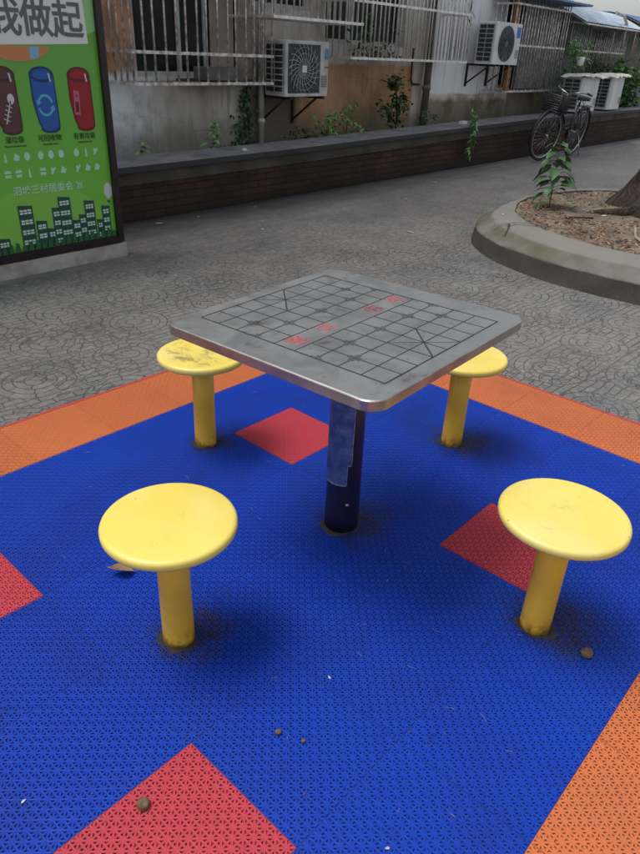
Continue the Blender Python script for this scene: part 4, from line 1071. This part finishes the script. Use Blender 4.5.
# plant inside the long cage
pl = empty('cage_plant', (6.6, 5.02, 1.36), label='leafy green plant growing inside the long pale cage', cat='plant'); bushy(pl, 130, (.8, .25, .42), .09, .045, M['leaf_dark'], 31, None, 6)
bs = empty('bush', (15.35, 4.95, .45), label='dense green bush behind the wall at the right edge', cat='bush'); bushy(bs, 1100, (1.9, .8, .85), .15, .075, M['leaf'], 33, None, 10)
yc = empty('yard_plant', (13.0, 4.9, 1.0), label='yellow green plant behind the covered units, in front of the doorway', cat='plant'); bushy(yc, 150, (.9, .25, .75), .11, .05, M['leaf_light'], 35, None, 6)

# ------------------------------------------------------------------ round tree planter
PC = (5.3, .35)
plr = empty('tree_planter', (PC[0], PC[1], 0), label='round raised concrete planter with a sloping mossy rim and a dark crack', cat='planter')
mb = MB(); rnd = random.Random(2); n = 180; loops = []
def sup(cx, cy, ax, ay, p, a):
    c, q = math.cos(a), math.sin(a); return (cx + ax * math.copysign(abs(c) ** (2 / p), c) - PC[0], cy + ay * math.copysign(abs(q) ** (2 / p), q) - PC[1])
def ell(k, n, cx, cy, ax, ay, p):
    th = 2 * PI * k / n; dx, dy = math.cos(th), math.sin(th)      # ray from the centre, so that points are spread evenly
    t = (abs(dx / ax) ** p + abs(dy / ay) ** p) ** (-1 / p); return (cx + dx * t - PC[0], cy + dy * t - PC[1], th)
for cx, cy, ax, ay, p, z in ((5.3, .2, 2.01, 1.86, 2.5, -.02), (5.3, .2, 2.0, 1.85, 2.5, .03), (5.3, .2, 1.99, 1.84, 2.5, .118), (5.3, .2, 1.975, 1.825, 2.5, .127), (5.3, .22, 1.83, 1.70, 2.45, .198), (5.35, .32, 1.72, 1.60, 2.2, .203), (5.4, .4, 1.60, 1.5, 2.0, .2), (5.4, .4, 1.59, 1.49, 2.0, .1)):
    lp = []
    for k in range(n):
        x, y, th = ell(k, n, cx, cy, ax, ay, p); w_ = .004 * math.sin(th * 23 + z * 40) + .006 * math.sin(th * 9) + rnd.uniform(-.003, .003)
        lp.append((x + w_ * math.cos(th), y + w_ * math.sin(th), z + .003 * math.sin(th * 7) + (rnd.uniform(-.0025, .0025) if z > .1 else 0)))
    loops.append(lp)
mb.rings(loops, False, False); curb = mb.build('rim', M['curb'], plr)
for p in curb.data.polygons: p.use_smooth = True
mod = curb.modifiers.new('e', 'EDGE_SPLIT'); mod.split_angle = math.radians(16)
mb = MB()
def crack(P, w):
    vs = []; Q = []
    for (a, b_) in zip(P, P[1:]):
        for q in range(4): v = Vector(a).lerp(Vector(b_), q / 4); Q.append((v.x + random.uniform(-.008, .008), v.y + random.uniform(-.008, .008), v.z + .006))
    P = Q + [(P[-1][0], P[-1][1], P[-1][2] + .006)]
    for k, (x, y, z) in enumerate(P):
        a = Vector(P[max(0, k - 1)]); b_ = Vector(P[min(len(P) - 1, k + 1)]); d = (b_ - a).normalized(); nn = Vector((-d.y, d.x, 0)); ww = w * (1 - .7 * k / len(P))
        vs += [(x - PC[0] + nn.x * ww, y - PC[1] + nn.y * ww, z), (x - PC[0] - nn.x * ww, y - PC[1] - nn.y * ww, z)]
    mb.add(vs, [(2 * k, 2 * k + 1, 2 * k + 3, 2 * k + 2) for k in range(len(P) - 1)])
crack([(4.06, 1.16, .208), (4.08, 1.24, .208), (4.04, 1.33, .209), (3.99, 1.39, .209), (3.93, 1.42, .207), (3.88, 1.47, .200), (3.80, 1.50, .180)], .011)
crack([(3.93, 1.42, .207), (3.84, 1.38, .203), (3.76, 1.34, .189), (3.66, 1.33, .160)], .009)
mb.build('crack', M['black'], plr)
mb = MB(); n, m_ = 48, 14; vs = [(0, 0, .26)]; fs = []
rnd = random.Random(12)
for j in range(1, m_ + 1):
    for k in range(n):
        r = j / m_; a = 2 * PI * k / n; z = .186 + .07 * math.exp(-(max(0, math.hypot(1.59 * r * math.cos(a) + .1 - .35, 1.49 * r * math.sin(a) + .05 - .2) - .1) / .45) ** 2) + rnd.uniform(-.008, .008)
        vs.append((1.595 * r * math.cos(a) + .1, 1.495 * r * math.sin(a) + .05, z))
fs += [(0, 1 + k, 1 + (k + 1) % n) for k in range(n)]
for j in range(m_ - 1):
    for k in range(n): a, b_ = 1 + j * n + k, 1 + j * n + (k + 1) % n; fs.append((a, a + n, b_ + n, b_))
mb.add(vs, fs, True); o = mb.build('planter_soil', M['soil']); o.location = (PC[0], PC[1], 0); tag(o, kind='structure')
def soilz(x, y): r = math.hypot(x - PC[0] - .35, y - PC[1] - .2); return .188 + .07 * math.exp(-(max(0, r - .1) / .45) ** 2)
# dead leaf litter
for nm, mt, cnt, sd, L in (('leaf_litter', 'litter', 3600, 3, .04), ('pale_leaf_litter', 'litter2', 900, 4, .034)):
    rnd = random.Random(sd); mb = MB(); k = 0
    while k < cnt:
        r = math.sqrt(rnd.random()); a = rnd.uniform(0, 2 * PI)
        x, y = 5.4 + 1.57 * r * math.cos(a), .4 + 1.47 * r * math.sin(a); r *= 1.5
        dens = .25 + .75 * (math.sin(x * 5.1 + 1) * math.sin(y * 4.3) > -.1) if r < 1.1 else 1.0
        if rnd.random() > dens * (1 if (x < 5.2 or y < .4) else .5): continue
        leaf_shape(mb, L * rnd.uniform(.4, 1.2), L * .5, leafM(Vector((x, y, soilz(x, y) + rnd.uniform(.002, .014))), rnd.uniform(0, 6.28), rnd.uniform(-.3, .35), rnd.uniform(-.5, .5)), rnd.uniform(-.3, .3), 3, rnd.uniform(-.3, .4)); k += 1
    tag(mb.build(nm, M[mt]), 'brown dead leaves and chips covering the planter soil' if sd == 3 else 'paler dry leaf chips among the brown litter in the planter', 'leaf litter', kind='stuff')
mb = MB(); rnd = random.Random(14)
for k in range(500):
    r = 1.45 * math.sqrt(rnd.random()); a = rnd.uniform(0, 2 * PI); x, y = PC[0] + r * math.cos(a), PC[1] + r * math.sin(a)
    if math.sin(x * 3 + y * 2) < -.1: continue
    z = soilz(x, y)
    for q in range(3): an = rnd.uniform(0, 6.28); h = rnd.uniform(.01, .035); mb.add([(x + .002 * math.sin(an), y - .002 * math.cos(an), z), (x - .002 * math.sin(an), y + .002 * math.cos(an), z), (x + h * .6 * math.cos(an), y + h * .6 * math.sin(an), z + h)], [(0, 1, 2)])
tag(mb.build('sparse_grass', M['leaf']), 'thin short grass sprouting from the planter soil', 'grass', kind='stuff')
def stick(P, r, label, mat='litter2'):
    mb = MB(); o_ = Vector(P[0]); mb.tube([Vector(p) - o_ for p in P], r, 6); o = mb.build('stick', M[mat]); o.location = o_; tag(o, label, 'stick')
stick([(4.62, .62, .23), (4.35, .52, .205), (4.12, .36, .2)], .011, 'grey broken stick lying on the planter soil in front of the tree roots')
stick([(4.62, 1.22, .205), (4.72, 1.10, .21), (4.74, 1.02, .215)], .008, 'short dark twig on the planter soil between sapling and tree', 'bark')
for x, y, z, s_, lb in ((4.26, 1.65, .205, .022, 'white scrap lying on the planter rim left of the sapling'), (4.60, 1.2, .21, .03, 'round white scrap on the planter soil left of centre'), (4.82, .96, .235, .045, 'flat white scrap on the soil just left of the tree roots'), (4.5, 1.40, .2, .02, 'small white scrap in the brown litter by the rim')):
    mb = MB(); leaf_shape(mb, s_, s_ * .7, Matrix.Translation((-s_ / 2, 0, .004)), .1, 4, .2); o = mb.build('paper_scrap', M['whitebit']); o.location = (x, y, z); o.rotation_euler.z = x * 7; tag(o, lb, 'scrap', 'white scraps in the planter')

# street tree
tr = empty('tree', (5.72, .62, .18), label='big dark tree rooted in the round planter at the right edge', cat='tree')
rnd = random.Random(4); mb = MB(); n = 40; loops = []
for h, r, fl in ((-.08, .62, 1), (.02, .52, .9), (.08, .50, .7), (.18, .44, .5), (.35, .37, .35), (.7, .30, .22), (1.3, .26, .12), (2.2, .22, .08), (3.4, .19, .04), (4.6, .16, .04), (5.4, .10, .04)):
    loops.append([((r * (1 + fl * .45 * (abs(math.sin(2.5 * a + .6)) ** .8 - .5) + .04 * math.sin(9 * a + h * 3) + .035 * math.sin(17 * a - h * 5))) * math.cos(a) + .05 * h, (r * (1 + fl * .45 * (abs(math.sin(2.5 * a + .6)) ** .8 - .5) + .04 * math.sin(9 * a + h * 3) + .035 * math.sin(17 * a - h * 5))) * math.sin(a) + .04 * math.sin(h), h) for a in [2 * PI * k / n for k in range(n)]])
mb.rings(loops, True); mb.build('trunk', M['bark'], tr)
mb = MB()
for a, L, w in ((2.6, 1.0, .09), (3.5, .85, .08), (4.4, .7, .075), (1.6, .8, .07), (.4, .9, .08), (5.5, .8, .08)):
    P = [(math.cos(a + .25 * math.sin(q)) * (.25 + (L - .25) * q / 6), math.sin(a + .25 * math.sin(q)) * (.25 + (L - .25) * q / 6), .14 * (1 - q / 6) ** 1.5 + .02 - .07 * (q / 6)) for q in range(7)]
    mb.tube(P, [w * (1 - q / 8) for q in range(7)], 10)
mb.build('roots', M['bark'], tr)
mb = MB(); tips = []
for k in range(9):
    a = k * 2.4; z0 = 4.0 + .15 * k; e = Vector((1.9 * math.cos(a) + .2, 1.9 * math.sin(a), z0 + 1.6 + .3 * (k % 3))); s0 = Vector((.14, .03, z0))
    m1 = s0.lerp(e, .5) + Vector((0, 0, .25)); mb.tube([s0, m1, e], [.07, .05, .02], 8); tips += [m1, e, s0.lerp(e, .8)]
mb.build('limbs', M['bark'], tr)
lf = MB(); rnd = random.Random(9)
for k in range(2600):
    c = tips[k % len(tips)]; p = c + Vector((rnd.gauss(0, .55), rnd.gauss(0, .55), rnd.gauss(.1, .38))); leaf_shape(lf, .17, .085, leafM(p, rnd.uniform(0, 6.28), rnd.uniform(-.8, .5), rnd.uniform(-.5, .5)), .3, 2, .2)
lf.build('crown', M['leaf'], tr)
# trees far behind the extension
for i, (x, y, h, lb) in enumerate([(20, 10.5, 4.2, 'dark tree rising behind the blue awning at the upper right'), (25.5, 5.2, 3.8, 'leafy tree at the far end of the path'), (31, 1.5, 5.5, 'tall tree far beyond the planter, right of the path end')]):
    t_ = empty('far_tree', (x, y, 0), label=lb, cat='tree', group='trees at the far end'); mb = MB(); mb.tube([(0, 0, -.05), (.05, 0, h * .4), (0, .1, h * .8)], [.16, .12, .05], 10); mb.build('trunk', M['bark'], t_)
    lf = MB(); rnd = random.Random(40 + i); cl = [Vector((rnd.uniform(-1.5, 1.5), rnd.uniform(-1.5, 1.5), h * rnd.uniform(.45, 1))) for _ in range(16)]
    for k in range(1800): p = cl[k % 16] + Vector((rnd.gauss(0, .4), rnd.gauss(0, .4), rnd.gauss(0, .33))); leaf_shape(lf, .2, .12, leafM(p, rnd.uniform(0, 6.28), rnd.uniform(-.8, .5)), .3, 2, .2)
    lf.build('crown', M['leaf'], t_)

# ------------------------------------------------------------------ litter on the pavement
GL = 'small litter on the pavement'
for k, (x, y, s_, mt, lb) in enumerate([(2.3, 4.0, .10, 'tanbit', 'flat pale cardboard scrap by the foot of the brick wall near the notice board'), (3.09, 3.49, .022, 'whitebit', 'small white scrap on the pavement left of centre, the farther of a pair'), (2.86, 3.26, .03, 'whitebit', 'small white scrap on the pavement left of centre, the nearer of a pair'),
                                     (3.15, 2.83, .02, 'whitebit', 'tiny white scrap on the pavement straight above the table'), (5.15, 3.28, .09, 'tanbit', 'pale flat scrap on the pavement toward the wall, below the hanging plant side'), (3.84, 2.32, .10, 'tanbit', 'pale flat scrap on the pavement behind the tabletop near the planter'),
                                     (3.5, 4.0, .05, 'tanbit', 'tan scrap close to the brick wall below the drainpipe'), (2.75, 4.0, .03, 'whitebit', 'little white scrap at the wall foot, right of the cardboard scrap'), (6.4, 3.7, .12, 'tanbit', 'wide pale scrap on the far pavement near the low wall')]):
    mb = MB(); leaf_shape(mb, s_, s_ * .6, Matrix.Translation((-s_ / 2, 0, .003)), .02, 4, .08); o = mb.build('litter_scrap', M[mt]); o.location = (x, y, -.012); o.rotation_euler.z = k * .9; tag(o, lb, 'litter', GL)
mb = MB(); mb.box(-.05, .05, -.05, .05, 0, .05); 
o = mb.build('foam_scrap', M['whitebit']); o.location = (8.15, 4.4, cz(8.15) + .002); o.scale = (1.4, .6, .8); tag(o, 'white foam lump on the wall cap at the foot of the leaning pipe', 'foam')
mb = MB(); mb.box(-.02, .02, -.015, .015, 0, .02); o = mb.build('foam_scrap', M['whitebit']); o.location = (3.66, 4.32, cz(3.66) + .001); tag(o, 'tiny white lump on the wall cap behind the left weed', 'foam')

# ------------------------------------------------------------------ bicycle (built facing -x, then leaned)
bk = empty('bicycle', (9.72, 3.80, -.013), label='old black bicycle with a wire front basket parked against the low wall', cat='bicycle')
WR = .385
def wheel(name, cx, parent, yaw=0):
    root = bpy.data.objects.new(name, None); col.objects.link(root); root.parent = parent; root.location = (cx, 0, WR); root.rotation_euler.z = yaw
    c = lambda r, k, n: (r * math.cos(2 * PI * k / n), 0, r * math.sin(2 * PI * k / n))
    mb = MB(); mb.tube([c(WR - .02, k, 48) for k in range(48)], .021, 8, closed=True); mb.build('tyre', M['tyre'], root)
    mb = MB(); mb.tube([c(WR - .048, k, 48) for k in range(48)], .013, 6, closed=True); mb.build('rim', M['chrome'], root)
    mb = MB()
    for k in range(28):
        a = 2 * PI * k / 28; mb.tube([(.02 * math.cos(a + .8), .02 * (-1) ** k, .02 * math.sin(a + .8)), c(WR - .05, k, 28)], .0018, 4)
    mb.build('spokes', M['chrome'], root)
    mb = MB(); mb.tube([(0, -.045, 0), (0, .045, 0)], .022, 10); mb.build('hub', M['chrome'], root)
    return root
fr = empty('steering', (0, 0, 0)); fr.parent = bk; fr.name = 'fork'
WBASE = 1.2
wheel('rear_wheel', WBASE, bk)
MBf = MB()
BB = (.72, 0, .33); HT = (.20, 0, .88); HB = (.15, 0, .72); STp = (.88, 0, .86); RA = (WBASE, 0, WR)
MBf.tube([HB, (.35, 0, .50), (.55, 0, .36), BB], .019, 10); MBf.tube([(.185, 0, .80), (.42, 0, .56), (.62, 0, .46), (.775, 0, .50)], .015, 10)
MBf.tube([BB, STp], .017, 10); MBf.tube([HB, HT], .022, 10)
for s_ in (-.05, .05): MBf.tube([BB, (WBASE - .1, s_, .37), (WBASE, s_, WR)], .010, 8); MBf.tube([(.86, 0, .78), (.95, s_, .72), (WBASE, s_, WR)], .008, 8)
MBf.build('frame', M['black'], bk)
steer = Matrix.Translation(HB) @ Matrix.Rotation(math.radians(-12), 4, 'Z') @ Matrix.Translation(-Vector(HB))
def sb(mb, name, mat):
    mb.v = [tuple(steer @ Vector(v)) for v in mb.v]; return mb.build(name, mat, bk)
bpy.data.objects.remove(fr)
m = MB()
for s_ in (-.05, .05): m.tube([(.145, s_, .70), (.09, s_, .6), (0, s_, WR)], .010, 8)
m.tube([(.145, -.055, .70), (.145, .055, .70)], .013, 8); sb(m, 'fork', M['black'])
fw = wheel('front_wheel', 0, bk); p0 = steer @ Vector((0, 0, WR)); fw.location = p0; fw.rotation_euler.z = math.radians(-12)
m = MB(); m.tube([HT, (.215, 0, 1.0)], .012, 8); m.tube([(.42, -.27, 1.05), (.30, -.26, 1.07), (.20, -.2, 1.06), (.19, -.08, 1.03), (.215, 0, 1.0), (.19, .08, 1.03), (.20, .2, 1.06), (.30, .26, 1.07), (.42, .27, 1.05)], .011, 10)
hb = sb(m, 'handlebar', M['chrome'])
for s_ in (-1, 1): m = MB(); m.tube([(.31, s_ * .262, 1.068), (.44, s_ * .272, 1.046)], .017, 10); sb(m, 'grip', M['black'])
m = MB()   # wire basket
for k in range(9):
    z = .74 + .25 * k / 8; e = .015 * k / 8
    m.tube([(-.13 - e, -.15 - e, z), (-.13 - e, .15 + e, z), (.13 + e, .15 + e, z), (.13 + e, -.15 - e, z)], .0055 if k < 8 else .009, 5, closed=True)
for k in range(13):
    t = k / 12
    for sy in (-1, 1): m.tube([(-.13 + .26 * t, sy * .15, .74), (-.145 + .29 * t, sy * .165, .99)], .0045, 4)
    for sx in (-1, 1): m.tube([(sx * .13, -.15 + .3 * t, .74), (sx * .145, -.165 + .33 * t, .99)], .0045, 4)
    m.tube([(-.13 + .26 * t, -.15, .74), (-.13 + .26 * t, .15, .74)], .0045, 4)
m.tube([(.13, 0, .8), (.19, 0, .86)], .01, 6); m.v = [(x - .02, y, z) for x, y, z in m.v]; sb(m, 'basket', M['black'])
def mudguard(cx, a0, a1, r, w=.028):
    m = MB(); vs = []; n = 24
    for k in range(n + 1):
        a = math.radians(a0 + (a1 - a0) * k / n)
        for y, dr in ((-w, -.012), (-w * .5, 0), (w * .5, 0), (w, -.012)): vs.append((cx + (r + dr) * math.cos(a), y, WR + (r + dr) * math.sin(a)))
    fs = [(4 * k + q, 4 * k + q + 1, 4 * k + q + 5, 4 * k + q + 4) for k in range(n) for q in range(3)]
    m.add(vs, fs, True); m.add([(x, y, z + .002) for x, y, z in vs], [f[::-1] for f in fs], True); return m
mudguard(WBASE, -20, 165, WR + .03).build('mudguard', M['black'], bk); sb(mudguard(0, 25, 200, WR + .03), 'mudguard', M['black'])
m = MB(); m.rings([[(.76 + x * s, y * s, z) for x, y in ((0, .022), (.08, .035), (.2, .09), (.28, .10), (.33, .06), (.33, -.06), (.28, -.10), (.2, -.09), (.08, -.035), (0, -.022))] for z, s in ((.90, .96), (.925, 1.0), (.95, .96), (.958, .85))], True); m.build('saddle', M['saddle'], bk)
m = MB(); m.tube([STp, (.905, 0, .91)], .012, 8)
for s_ in (-.04, .04): m.tube([(.86, s_, .89), (.96, s_, .90), (1.0, s_, .85), (.96, s_, .84), (.88, s_, .88)], .006, 6)
m.build('seatpost', M['chrome'], bk)
m = MB()
for s_ in (-.06, 0, .06): m.tube([(.93, s_, .80), (1.35, s_, .80)], .006, 6)
for xx in (.95, 1.15, 1.34): m.tube([(xx, -.06, .80), (xx, .06, .80)], .006, 6)
for s_ in (-.06, .06): m.tube([(1.25, s_, .80), (WBASE, s_ * .9, WR)], .006, 6)
m.build('rear_rack', M['black'], bk)
m = MB(); m.obox((.95, -.05, .36), (.27, 0, .01), (0, .008, 0), (-.002, 0, .06)); m.build('chain_guard', M['black'], bk)
for s_ in (-1, 1):
    m = MB(); m.tube([(.72, s_ * .07, .33), (.72 + s_ * .1, s_ * .075, .33 - s_ * .13)], .009, 6); m.obox((.72 + s_ * .1, s_ * .125, .33 - s_ * .13), (.045, 0, 0), (0, .045, 0), (0, 0, .012)); m.build('pedal', M['chrome'], bk)
m = MB(); m.tube([(WBASE - .02, -.05, WR - .02), (WBASE - .05, -.13, .2), (WBASE + .0, -.17, .03)], .009, 6); m.tube([(WBASE + .0, -.17, .03), (WBASE - .06, -.18, .03)], .009, 6); m.build('kickstand', M['chrome'], bk)
bk.rotation_euler = (math.radians(9), 0, math.radians(1))

# ------------------------------------------------------------------ light
SUN_EL, az = 68, math.atan2(-.6, .75)
w = bpy.data.worlds.new('World'); sc.world = w; w.use_nodes = True; nt = w.node_tree
bg = nt.nodes['Background']; sk = nt.nodes.new('ShaderNodeTexSky'); sk.sky_type = 'NISHITA'; sk.sun_disc = False
sk.sun_elevation = math.radians(SUN_EL); sk.sun_rotation = az; sk.dust_density = 3; sk.air_density = 1.0
hs = nt.nodes.new('ShaderNodeHueSaturation'); hs.inputs['Saturation'].default_value = .35
nt.links.new(sk.outputs[0], hs.inputs['Color']); nt.links.new(hs.outputs[0], bg.inputs[0]); bg.inputs[1].default_value = .145
L = bpy.data.lights.new('sun', 'SUN'); L.energy = 1.7; L.angle = math.radians(26); L.color = (1, .97, .92)
lo = bpy.data.objects.new('sun', L); col.objects.link(lo)
dv = Vector((math.cos(math.radians(SUN_EL)) * -.6247, math.cos(math.radians(SUN_EL)) * .7809, math.sin(math.radians(SUN_EL))))
lo.rotation_euler = dv.to_track_quat('Z', 'Y').to_euler()

# ------------------------------------------------------------------ camera
cam = bpy.data.cameras.new('camera'); co = bpy.data.objects.new('camera', cam); col.objects.link(co)
R = Matrix(((0.65453, 0.34405, -0.67322), (-0.75492, 0.34576, -0.55727), (0.04104, 0.87297, 0.48604)))
co.matrix_world = Matrix.Translation((-1.4931, -1.1226, 1.4088)) @ R.to_4x4()
cam.sensor_fit = 'VERTICAL'; cam.sensor_height = 24; cam.lens = 24 * 676.07 / 854
cam.clip_start = .05; cam.clip_end = 400
sc.camera = co
sc.view_settings.view_transform = 'Standard'; sc.view_settings.look = 'None'; sc.view_settings.gamma = 1; sc.view_settings.use_curve_mapping = False
sc.view_settings.exposure = .45
